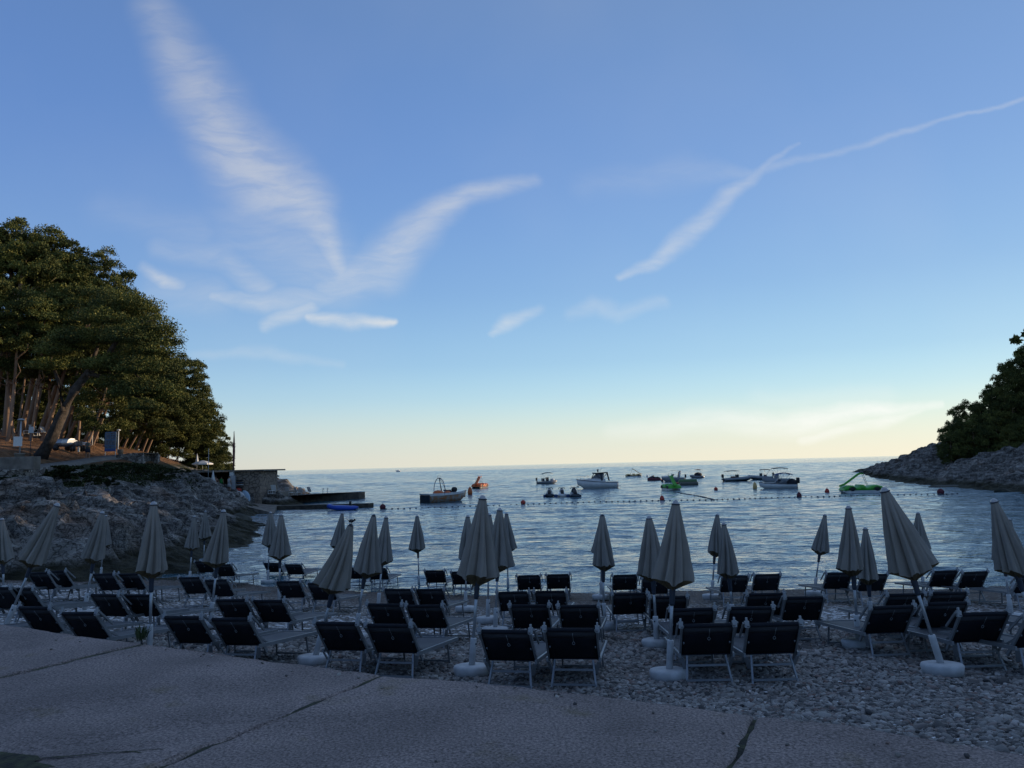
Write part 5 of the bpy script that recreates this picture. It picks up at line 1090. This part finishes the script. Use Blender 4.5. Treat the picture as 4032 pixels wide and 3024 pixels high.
# ------------------------------------------------------------------ boats
M_HULL = mat('white_gelcoat', (.62, .62, .60), .3, var=.08, vscale=1.5, coat=.3); M_HULLG = mat('grey_gelcoat', (.20, .22, .24), .35); M_HULLD = mat('dark_hull', (.02, .035, .05), .35)
M_GLASS = mat('smoked_glass', (.02, .025, .03), .08); M_CANV = mat('blue_canvas', (.025, .06, .16), .8); M_CANVG = mat('grey_canvas', (.12, .14, .15), .8); M_CANVR = mat('maroon_canvas', (.10, .02, .03), .8); M_CANVD = mat('black_canvas', (.015, .018, .025), .8)
M_RIB = mat('grey_rubber_tube', (.24, .27, .29), .5); M_SCUFF = mat('orange_striped_hull', (.36, .34, .30), .5, col2=(.42, .16, .05), vscale=3.5, detail=2)
def hull_rings(L, Bm, fb, bow=.35, sheer=.25, stern=.85, keel=-.25, n=12):
    """stations from stern to bow, +x = bow"""
    R_ = []
    for i in range(n+1):
        t = i/n; w = Bm/2*(stern+(1-stern)*min(1, t*2.5))*(1-max(0, (t-bow)/(1-bow))**2.2*.985); z = fb*(1+sheer*t*t*2); x = L*(t-.5)
        if t > .93: x = L*(.43)+(t-.93)*L
        k = keel*(1-max(0, (t-.6)/.4)**2*1.2)+max(0, (t-.8)/.2)**2*fb*.55
        R_.append([Vector((x, -w, z)), Vector((x-(0 if t < .7 else .03*L*(t-.7)/.3), -w*.86, z*.35)), Vector((x-(0 if t < .7 else .10*L*(t-.7)/.3), -w*.45, k*.6)), Vector((x-(0 if t < .7 else .12*L*(t-.7)/.3), 0, k)),
                   Vector((x-(0 if t < .7 else .10*L*(t-.7)/.3), w*.45, k*.6)), Vector((x-(0 if t < .7 else .03*L*(t-.7)/.3), w*.86, z*.35)), Vector((x, w, z)), Vector((x, w*.82, z)), Vector((x, w*.8, z-.12 if t < .62 else z+.02)), Vector((x, -w*.8, z-.12 if t < .62 else z+.02)), Vector((x, -w*.82, z))])
    return R_
def hull(t, L, Bm, fb, m, **k): return link('hull', MB().loft(hull_rings(L, Bm, fb, **k)).mesh('hull', m), t)
def rubrail(t, L, Bm, fb, m, bow=.35, sheer=.25, stern=.85, r=.035):
    for s in (-1, 1):
        P = []
        for i in range(13):
            q = i/12; w = Bm/2*(stern+(1-stern)*min(1, q*2.5))*(1-max(0, (q-bow)/(1-bow))**2.2*.985); x = L*(q-.5)
            if q > .93: x = L*.43+(q-.93)*L
            P.append(Vector((x, s*(w+.01), fb*(1+sheer*q*q*2)-.02)))
        link('rub_rail', MB().tube(P, r, 6).mesh('rub_rail', m), t)
def outboard(t, x, h=1.0, m=M_BLACK, y=0, big=1.0):
    link('outboard_motor', MB().loft([[Vector((x-.05*q-.28*big*(1 if a in (0, 3) else 0)-.05, y+.17*big*(1 if b_ else -1)*q, z)) for a, b_ in ((0, 0), (1, 0), (2, 1), (3, 1))] for z, q in ((h-.05, .7), (h+.2*big, 1), (h+.42*big, .95), (h+.52*big, .5))], smooth=False).box((x-.16, y, h-.35), (.14, .10, .75)).box((x-.2, y, h-.75), (.3, .05, .1)).mesh('outboard_motor', m), t)
def bimini(t, x0, x1, w, z, m, base=.7, tilt=0, sag=.04):
    rows = [[Vector((x0+(x1-x0)*i/6, y*w/2, z+tilt*i/6+sag*math.sin(PI*i/6)*1.0-.10*y*y)) for y in (-1, -.5, 0, .5, 1)] for i in range(7)]
    link('bimini_top', MB().sheet(rows, 0, .04).mesh('bimini_top', m), t)
    f = MB()
    for s in (-1, 1):
        c = Vector(((x0+x1)/2, s*w/2, base))
        for xx, zz in ((x0, z), (x1, z+tilt), ((x0+x1)/2+.1, z+sag)): f.tube([c, Vector((xx, s*w/2, zz-.10))], .016, 5)
    link('bimini_frame', f.mesh('bimini_frame', M_METALG), t)
def boat(u, v, rz, name, label, cat='boat', group='boats moored in the bay', dz=0):
    b = atz(u, v, 0); b.z = dz; return thing(name, b, label, cat, group, rz)
def windshield(t, x, w, z, h=.4, rake=.35, m=M_GLASS):
    rows = [[Vector((x-abs(y)**2*.5-rake*k, y*w/2, z+h*k)) for y in (-1, -.6, 0, .6, 1)] for k in (0, .5, 1)]
    link('windshield', MB().sheet(rows, 0, .02).mesh('windshield', m), t)
# parasailing boat with hoop
t = boat(1757, 1975, rad(38), 'parasailing_boat', 'white parasailing boat with a tall round hoop, orange covers and orange striped side')
L_ = 5.6
hull(t, L_, 2.1, .95, M_SCUFF, stern=.96, sheer=.12, bow=.45)
R0 = hull_rings(L_, 2.1, .95, stern=.96, sheer=.12, bow=.45)
link('gunwale', MB().loft([[r[0]+Vector((0, -.07, -.22)), r[0]+Vector((0, -.07, .03)), r[6]+Vector((0, .07, .03)), r[6]+Vector((0, .07, -.22))] for r in R0[:-1]], smooth=False).mesh('gunwale', M_HULL), t)
link('transom', MB().box((-L_/2-.05, 0, .28), (.08, 2.0, .95)).mesh('transom', M_HULLD), t)
link('stern_deck', MB().box((-L_/2+.3, 0, .93), (.8, 2.16, .16)).mesh('stern_deck', M_HULL), t)
link('hoop', MB().tube([Vector((-.9, 1.15*math.cos(a), 1.35+1.35*math.sin(a))) for a in np.linspace(-.35, PI+.35, 30)], .04, 8).mesh('hoop', M_CANV), t)
link('tow_mast', MB().tube([(-.9, 0, 2.7), (-.6, 0, 1.0)], .05, 8).tube([(-.9, -.1, 2.7), (-.2, -.5, 1.1)], .025, 6).tube([(-.9, .1, 2.7), (-.2, .5, 1.1)], .025, 6).tube([(-.9, -.35, 2.68), (-.9, -.33, 2.95), (-.9, .33, 2.95), (-.9, .35, 2.68)], .02, 6).mesh('tow_mast', M_DARK), t)
link('orange_cover', MB().ball((-1.0, .1, 1.0), .62, sc=(1.0, 1.1, .55)).ball((-.1, -.4, .98), .45, sc=(1, 1.1, .6)).mesh('orange_cover', M_ORANGE), t)
link('winch_drum', MB().tube([(.9, -.55, 1.35), (.9, -.15, 1.35)], .28, 16).mesh('winch_drum', M_BLACK), t); windshield(t, .9, 1.5, .98, .35)
# centre: pontoon boat with bimini
t = boat(2155, 1905, rad(12), 'motor_boat', 'small boat with a grey curved sunshade, behind the left jet ski')
hull(t, 4.2, 1.8, .5, M_HULLG, sheer=.25); outboard(t, -2.0, .75); bimini(t, -1.2, 1.1, 1.5, 2.05, M_CANVG, .8, .15, .22)
link('console', MB().box((0, 0, .9), (.5, .6, .8)).mesh('console', M_HULLD), t); link('seat_back', MB().box((-.9, 0, .85), (.4, 1.2, .55)).mesh('seat_back', M_DARK), t); link('sun_pad', MB().ball((1.1, .1, .75), .42, sc=(1.1, 1.2, .8)).mesh('sun_pad', M_HULL), t); windshield(t, .5, 1.2, .75, .45)
# cabin cruiser
t = boat(2352, 1922, rad(176), 'cabin_cruiser', 'largest boat, a white cabin cruiser with black canopy and bow rail, pointing left')
hull(t, 6.6, 2.4, .95, M_HULL, bow=.4, sheer=.28, keel=-.35); rubrail(t, 6.6, 2.4, .95, M_DARK, bow=.4, sheer=.28)
link('cabin', MB().loft([[Vector((x, -w, z0)), Vector((x+.0, -w*.85, z1)), Vector((x, w*.85, z1)), Vector((x, w, z0))] for x, w, z0, z1 in ((-1.3, 1.0, .9, 1.45), (.3, 1.0, 1.0, 1.6), (1.4, .85, 1.1, 1.5), (2.6, .35, 1.3, 1.4))], smooth=False).mesh('cabin', M_HULL), t)
link('windshield', MB().loft([[Vector((x, -w, z0)), Vector((x-.1, -w*.8, z1)), Vector((x-.1, w*.8, z1)), Vector((x, w, z0))] for x, w, z0, z1 in ((-1.0, .95, 1.45, 2.35), (.1, .95, 1.6, 2.4), (1.0, .8, 1.55, 1.65))], smooth=False).mesh('windshield', mat('cabin_glass', (.16, .15, .14), .12)), t)
link('canopy', MB().sheet([[Vector((x, y*1.05, z-.06*y*y)) for y in (-1, -.5, 0, .5, 1)] for x, z in ((-1.7, 2.52), (-.9, 2.5), (0, 2.44), (.7, 2.46))], 0, .12).mesh('canopy', M_CANVD), t)
f = MB()
for s in (-1, 1): f.bar((.9, s*.85, 1.6), (.35, s*.95, 2.42), .05, .05).bar((-.7, s*1.0, 1.2), (-.6, s*1.0, 2.45), .16, .05).bar((-.75, s, 1.3), (.3, s, 2.3), .04, .05).bar((-.75, s, 1.25), (-1.6, s, 2.4), .04, .05).bar((-1.9, s*1.0, 1.15), (-1.6, s*1.0, 2.5), .14, .05)
link('canopy_frame', f.mesh('canopy_frame', M_CANVD), t)
f = MB(); 
for s in (-1, 1):
    f.tube([(1.2, s*.95, 1.95), (2.4, s*.6, 1.95), (3.25, s*.1, 1.98)], .018, 5)
    for x, w in ((1.4, .9), (2.0, .75), (2.6, .5), (3.1, .2)): f.tube([(x, s*w, 1.3), (x+.05, s*w, 1.95)], .015, 5)
link('bow_rail', f.mesh('bow_rail', M_METALG), t); link('radar_mast', MB().tube([(-.2, 0, 2.5), (-.15, 0, 2.8)], .1, 8).ball((-.15, 0, 2.88), .2, sc=(1, 1, .5)).tube([(-.5, .2, 2.5), (-.75, .2, 3.3)], .012, 4).mesh('radar_mast', M_DARK), t)
link('swim_platform', MB().box((-3.5, 0, .3), (.5, 1.6, .06)).mesh('swim_platform', M_HULLG), t); link('anchor_chain', MB().tube([(3.1, 0, 1.1), (3.05, 0, .1)], .02, 5).ball((3.05, 0, .3), .12).mesh('anchor_chain', M_DARK), t)
# jet skis
def jetski(u, v, rz, label, m1, m2, s=1.0, group='jet skis tied in a row'):
    t = boat(u, v, rz, 'jet_ski', label, 'jet ski', group); t.scale = (s, s, s)
    link('hull', MB().loft([[Vector((x, -w, .28)), Vector((x, -w*1.05, .12)), Vector((x, -w*.5, -.15)), Vector((x, w*.5, -.15)), Vector((x, w*1.05, .12)), Vector((x, w, .28)), Vector((x, w*.6, z)), Vector((x, -w*.6, z))] for x, w, z in ((-1.45, .52, .34), (-1.0, .56, .42), (-.2, .56, .50), (.5, .52, .62), (1.1, .36, .66), (1.6, .06, .56))]).mesh('hull', m1), t)
    link('seat', MB().loft([[Vector((x, -.2*w, .3)), Vector((x, -.17*w, z)), Vector((x, .17*w, z)), Vector((x, .2*w, .3))] for x, w, z in ((-1.3, .9, .52), (-.7, 1, .82), (-.2, .9, .74), (.25, .7, .86))]).mesh('seat', M_BLACK), t)
    link('front_cowl', MB().loft([[Vector((x, -.34*w, .5)), Vector((x, -.2*w, z)), Vector((x, .2*w, z)), Vector((x, .34*w, .5))] for x, w, z in ((.15, .8, .95), (.55, 1, .95), (1.0, .8, .8), (1.4, .3, .6))]).mesh('front_cowl', m2), t)
    link('handlebar', MB().tube([(.1, -.36, 1.12), (.22, -.12, 1.04), (.22, .12, 1.04), (.1, .36, 1.12)], .03, 6).box((.28, 0, 1.02), (.25, .26, .12)).mesh('handlebar', M_BLACK), t)
    for sd in (-1, 1): link('mirror', MB().ball((.5, sd*.36, .95), .09, sc=(1, .7, .7)).mesh('mirror', M_BLACK), t)
jetski(2164, 1955, rad(86), 'left jet ski of the three moored side by side, dark with a white rear rim', M_HULLD, M_HULL)
jetski(2213, 1955, rad(90), 'middle jet ski of the three moored side by side, the palest one', M_HULL, M_HULL)
jetski(2262, 1957, rad(92), 'right jet ski of the three moored side by side, the darkest one', M_HULLD, M_HULLD, 1.08)
for k, u in enumerate((2143, 2189, 2238, 2284)):
    b = atz(u, 1957, 0); o = MB().box((0, 0, .12), (.42 if 0 < k < 3 else .2, 1.6, .34)).build('dock_float', M_CANV, bevel=.05); o.location = b; tag(o, 'blue plastic dock float, '+['leftmost','second','third','rightmost'][k]+' of four between the moored jet skis', 'dock float', 'dock floats between the jet skis')
jetski(2578, 1892, rad(150), 'lone distant jet ski with dark red hull between cruiser and green slide', M_CANVR, M_DARK, 1.0, None)
# pedal boats with slide
def pedalo(u, v, rz, label, m, s=1.0, white=M_HULL, slide=None):
    t = boat(u, v, rz, 'pedal_boat', label, 'pedal boat', 'pedal boats with slides'); t.scale = (s, s, s)
    for y in (-.62, .62): link('float', MB().loft([[Vector((x, y-.3*w, .32)), Vector((x, y-.26*w, -.1+k)), Vector((x, y+.26*w, -.1+k)), Vector((x, y+.3*w, .32))] for x, w, k in ((-2.05, .6, .1), (-1.7, 1, 0), (1.6, 1, 0), (2.1, .5, .25))], smooth=False).mesh('float', white), t)
    prof = [(-2.1, .35), (-2.05, .72), (-1.5, .86), (-.9, .76), (-.55, .58), (-.3, .60), (-.1, .9), (.25, .92), (.4, .62), (.75, .60), (1.1, .84), (1.5, .84), (1.95, .66), (2.12, .35)]
    link('body', MB().loft([[Vector((x, -.93, .30)), Vector((x, -.90, z*.9)), Vector((x, -.72, z)), Vector((x, .72, z)), Vector((x, .90, z*.9)), Vector((x, .93, .30))] for x, z in prof]).mesh('body', m), t)
    for x in (-1.45, 1.25):
        for y in (-.94, .94): link('wheel_arch', MB().tube([Vector((x+.38*math.cos(a), y, .36+.3*math.sin(a))) for a in np.linspace(0, PI, 12)], .05, 6).ball((x, y*.99, .40), .26, sc=(1.1, .12, .7)).mesh('wheel_arch', M_BLACK), t)
    c = [(2.3, .72), (1.7, .95), (.9, 1.5), (.2, 2.0), (-.05, 2.08), (-.3, 2.06)]
    link('slide', MB().loft([[Vector((x, -.27, z+.12)), Vector((x, -.24, z-.02)), Vector((x, .24, z-.02)), Vector((x, .27, z+.12)), Vector((x, .24, z+.10)), Vector((x, .20, z+.02)), Vector((x, -.20, z+.02)), Vector((x, -.24, z+.10))] for x, z in c]).mesh('slide', slide or m), t)
    f = MB()
    for s_ in (-1, 1): f.tube([(-.75, s_*.2, .8), (-.32, s_*.22, 2.0), (-.22, s_*.22, 2.38), (.1, s_*.22, 2.42)], .022, 6)
    for q in (.15, .35, .55, .75, .95): f.tube([(-.75+.43*q, -.21, .8+1.2*q), (-.75+.43*q, .21, .8+1.2*q)], .018, 5)
    link('ladder', f.mesh('ladder', M_METALG), t); return t
pedalo(3390, 1940, rad(178), 'green pedal boat seen from the side with its slide running down to the left', M_GREEN)
pedalo(2642, 1930, rad(-84), 'green pedal boat seen end-on, tall green slide, where two float lines meet', M_GREEN, .95)
pedalo(1890, 1922, rad(-108), 'orange pedal boat with tall orange slide behind the orange mooring buoy', M_ORANGE, .98, M_DARK)
pedalo(2494, 1878, rad(4), 'distant sand coloured pedal boat with its slide running down to the right', M_YELL, .98)
# other boats
t = boat(2650, 1897, rad(176), 'motor_boat', 'grey and white cuddy boat with a pale radar arch, behind the green slide')
hull(t, 4.4, 1.9, .8, M_HULLG, bow=.4, sheer=.2); rubrail(t, 4.4, 1.9, .8, M_HULL, bow=.4, sheer=.2); outboard(t, -2.2, .85)
link('radar_arch', MB().loft([[Vector((-1.3-.35*k+dx, y, z)) for dx in (0, .3)] + [Vector((-1.3-.35*k+dx, y*.93, z-.06)) for dx in (.3, 0)] for k, y, z in ((0, -.9, .8), (.3, -.88, 1.5), (.6, -.75, 1.95), (.7, 0, 2.05), (.6, .75, 1.95), (.3, .88, 1.5), (0, .9, .8))]).mesh('radar_arch', M_HULL), t)
link('sun_awning', MB().sheet([[Vector((x, y, z)) for y in (-.7, 0, .7)] for x, z in ((-1.6, 2.1), (-.6, 2.12), (.3, 2.25))], 0, .04).mesh('sun_awning', M_CANVG), t); windshield(t, .6, 1.5, .95, .5); link('foredeck', MB().ball((1.1, 0, .95), .8, sc=(1.3, .9, .35)).mesh('foredeck', M_HULL), t)
t = boat(2742, 1883, rad(200), 'motor_boat', 'small distant boat under a black cover with a dark red sunshade')
hull(t, 3.4, 1.6, .5, M_HULLG); bimini(t, -1.3, .2, 1.4, 1.9, M_CANVR, .9, .05, .12); link('cover', MB().ball((-.5, 0, .75), .9, sc=(1.1, .9, .65)).mesh('cover', M_CANVD), t); link('bow_fender', MB().ball((1.1, 0, .55), .5, sc=(1.2, .9, .5)).mesh('bow_fender', M_RIB), t)
t = boat(2712, 1911, rad(2), 'inflatable_roller', 'pair of long green and grey inflatable rollers floating beside the cuddy boat', 'inflatable', 'inflatables in the bay')
link('upper_roll', MB().loft([[Vector((x, .5+r*.38*math.cos(a), .62+r*.38*math.sin(a))) for a in np.linspace(0, 2*PI, 15)[:-1]] for x, r in ((-1.5, .5), (-1.42, .95), (-1.3, 1), (1.3, 1), (1.42, .95), (1.5, .5))]).mesh('upper_roll', mat('dull_green_pvc', (.08, .16, .06), .55)), t)
link('lower_roll', MB().loft([[Vector((x, -.15+r*.40*math.cos(a), .18+r*.40*math.sin(a))) for a in np.linspace(0, 2*PI, 15)[:-1]] for x, r in ((-1.5, .5), (-1.42, .95), (-1.3, 1), (1.3, 1), (1.42, .95), (1.5, .5))]).mesh('lower_roll', mat('grey_green_pvc', (.07, .08, .06), .55)), t)
t = boat(2668, 1906, rad(20), 'ring_tube', 'dark orange inflatable tube floating left of the green rollers', 'inflatable'); link('tube', MB().tube([Vector((.5*math.cos(a), .45*math.sin(a), .12)) for a in np.linspace(0, 2*PI, 20)], .2, 8).mesh('tube', mat('dark_orange_pvc', (.28, .05, .02), .5)), t)
def rib(u, v, rz, L, label, top, base=M_HULLD, s=1.0):
    t = boat(u, v, rz, 'rigid_inflatable', label); t.scale = (s, s, s)
    hull(t, L*.94, 1.3, .35, base, keel=-.2, sheer=.5, bow=.5)
    P = []
    for sd in (-1, 1):
        Q = [Vector((-L*.5, sd*.75, .40)), Vector((-L*.2, sd*.80, .42)), Vector((L*.15, sd*.75, .50)), Vector((L*.33, sd*.52, .62)), Vector((L*.45, sd*.22, .74)), Vector((L*.49, 0, .78))]
        link('tube', MB().tube(Q, [.16, .25, .25, .23, .2, .18], 12).mesh('tube', M_RIB), t)
    outboard(t, -L*.48, .75, big=1.15); bimini(t, -L*.42, L*.02, 1.5, 1.95, top, .6, .03, .08)
    link('console', MB().box((-.1, 0, .85), (.5, .6, .8)).mesh('console', M_HULLD), t); link('seat_bench', MB().box((-.9, 0, .7), (.5, .8, .45)).mesh('seat_bench', M_CANVR if base is M_HULLD else M_DARK), t); return t
rib(2905, 1895, rad(10), 5.6, 'grey inflatable boat with pale sunshade and black outboard, its bow pointing right', M_CANVG)
rib(2995, 1889, rad(158), 4.4, 'smaller boat behind the bow of the grey inflatable, with a thin dark sunshade', M_CANVD)
t = boat(3062, 1924, rad(174), 'speedboat', 'white speedboat with a bright blue sunshade and large black outboard, pointing left')
hull(t, 4.9, 1.9, .62, M_HULL, bow=.35, sheer=.25, keel=-.2); rubrail(t, 4.9, 1.9, .62, M_DARK, bow=.35, sheer=.25); outboard(t, -2.4, .72, big=1.35); bimini(t, -1.9, .35, 1.6, 1.95, M_CANV, .75, -.05, .22)
link('console', MB().box((-.3, 0, .95), (.5, .7, .75)).mesh('console', M_HULLG), t); link('motor_cover', MB().ball((-1.9, 0, .75), .62, sc=(1.1, 1.2, .9)).mesh('motor_cover', M_CANVD), t); windshield(t, .45, 1.3, .8, .4); link('bow_seat', MB().box((1.0, 0, .78), (1.5, 1.0, .14)).mesh('bow_seat', M_HULLG), t)
t = boat(3058, 1905, rad(176), 'motor_boat', 'grey boat hidden behind the blue-shaded speedboat, with a second thin dark awning'); hull(t, 4.6, 1.8, .8, M_HULLG); bimini(t, -1.7, .6, 1.6, 2.5, M_CANVD, .8, 0, .1); link('console', MB().box((0, 0, 1.1), (.6, .8, .9)).mesh('console', M_HULLG), t)
t = boat(1567, 1857, rad(165), 'motor_boat', 'tiny distant white motorboat alone far out on the left of the bay'); hull(t, 5.2, 1.9, .9, M_WHITE); link('cabin', MB().box((-.3, 0, 1.2), (1.8, 1.4, .8)).mesh('cabin', M_WHITE), t)
# blue dinghy
t = boat(1357, 2008, rad(4), 'inflatable_dinghy', 'bright blue inflatable dinghy with a black outboard moored by the low jetty'); M_BPVC = mat('blue_pvc', (.015, .07, .42), .45)
for s in (-1, 1): link('tube', MB().tube([Vector((-1.25, s*.5, .30)), Vector((-.6, s*.55, .24)), Vector((.3, s*.55, .20)), Vector((.9, s*.5, .18)), Vector((1.25, s*.42, .20))], [.20, .23, .22, .2, .1], 12).mesh('tube', M_BPVC), t)
link('bow_tube', MB().tube([Vector((-1.2, -.5, .32)), Vector((-1.5, -.25, .42)), Vector((-1.52, .25, .42)), Vector((-1.2, .5, .32))], .2, 12).mesh('bow_tube', M_BPVC), t)
link('floor', MB().box((0, 0, .12), (2.3, .8, .06)).mesh('floor', M_DARK), t); outboard(t, .75, .45, big=.75); link('rim_stripe', MB().tube([Vector((-1.25, -.52, .52)), Vector((-.6, -.57, .48)), Vector((.9, -.52, .38))], .02, 5).mesh('rim_stripe', M_WHITE), t)
# buoys
BUO = [(1507,2004,.30,M_CANVR,'round','dark red round buoy at the left end of the float line'),(2060,1985,.26,M_RED,'round','dark red round buoy on the float line below left of the moored jet skis'),(2607,1970,.30,M_RED,'cone','red buoy on the float line left of where the second line joins'),
 (3147,1957,.30,M_CANVR,'cone','dark red buoy on the float line right of the blue-shaded speedboat'),(3704,1945,.34,M_CANVR,'round','dark red buoy at the right end of the float line before the headland'),(1851,1948,.50,M_ORANGE,'tall','tall orange mooring buoy between the parasailing boat and the orange pedal boat'),
 (2819,1930,.26,M_RED,'round','small red buoy alone on open water between two groups of boats'),(3257,1940,.30,M_RED,'cone','small red buoy left of the green side-on pedal boat'),(2973,1925,.42,M_YELL,'tall','dull yellow mooring buoy left of the speedboat bow'),
 (2670,1930,.28,M_BLACK,'round','black buoy right beside the end-on green pedal boat'),(2608,1897,.28,M_BLACK,'round','tiny dark buoy left of the cuddy boat bow'),(2549,1878,.3,M_WHITE,'round','tiny white bird built as a buoy right of the distant sand coloured pedal boat')]  # the last float stands in for a small white bird
for u, v, r, m, kd, lab in BUO:
    b = atz(u, v, 0); t = thing('buoy', b, lab, 'buoy', 'buoys in the bay')
    if kd == 'tall': link('float', MB().lathe([(.01, -.2), (r*.6, 0), (r*.68, r*.8), (r*.5, r*1.7), (r*.2, r*2.1), (.02, r*2.2)], 14).mesh('float', m), t)
    elif kd == 'cone': link('float', MB().lathe([(.01, -.2), (r*.8, 0), (r*.85, r*.6), (r*.55, r*1.3), (.03, r*1.7)], 14).mesh('float', m), t)
    else: link('float', MB().ball((0, 0, r*.6), r, n=14, m=8).mesh('float', m), t)
    link('eye', MB().tube([Vector((.05*math.cos(a), 0, (2.2 if kd == 'tall' else 1.7 if kd == 'cone' else 1.62)*r+.04+.05*math.sin(a))) for a in np.linspace(0, 2*PI, 9)], .012, 5).mesh('eye', M_DARK), t)
FLM = MB().loft([[Vector((x, .052*r*math.cos(a), .052*r*math.sin(a)+.03)) for a in np.linspace(0, 2*PI, 9)[:-1]] for x, r in ((-.09, .4), (-.06, 1), (.06, 1), (.09, .4))]).mesh('float', M_DARK)
def float_line(px, n, label, maxn):
    P = [atz(u, v, 0) for u, v in px]; L = [0]
    for a, b in zip(P[:-1], P[1:]): L.append(L[-1]+(b-a).length)
    def pt(s):
        for i in range(len(P)-1):
            if s <= L[i+1]: return P[i].lerp(P[i+1], (s-L[i])/(L[i+1]-L[i]))
        return P[-1]
    t = thing('float_line', P[0], label, 'float line', 'swimming area float lines')
    link('rope', MB().tube([pt(L[-1]*i/80)-P[0]+Vector((0, .12*math.sin(i*1.1), .03)) for i in range(81)], .009, 5).mesh('rope', M_DARK), t)
    for i in range(n):
        q = pt(L[-1]*(i+.5)/n)-P[0]; o = link('float', FLM, t, q+Vector((0, .12*math.sin((i+.5)/n*88), .02))); o.rotation_euler = (0, random.uniform(-.2, .2), random.uniform(-.3, .3))
float_line([(1507,2006),(1750,1999),(2060,1988),(2300,1979),(2610,1972),(2820,1969),(3000,1963),(3200,1958),(3480,1951),(3704,1947),(3780,1945)], 100, 'long line of small dark floats closing off the swimming area across the bay', 100)
float_line([(2652,1938),(2700,1946),(2760,1956),(2812,1969)], 34, 'short float line running from the end-on green pedal boat to the long line', 60)
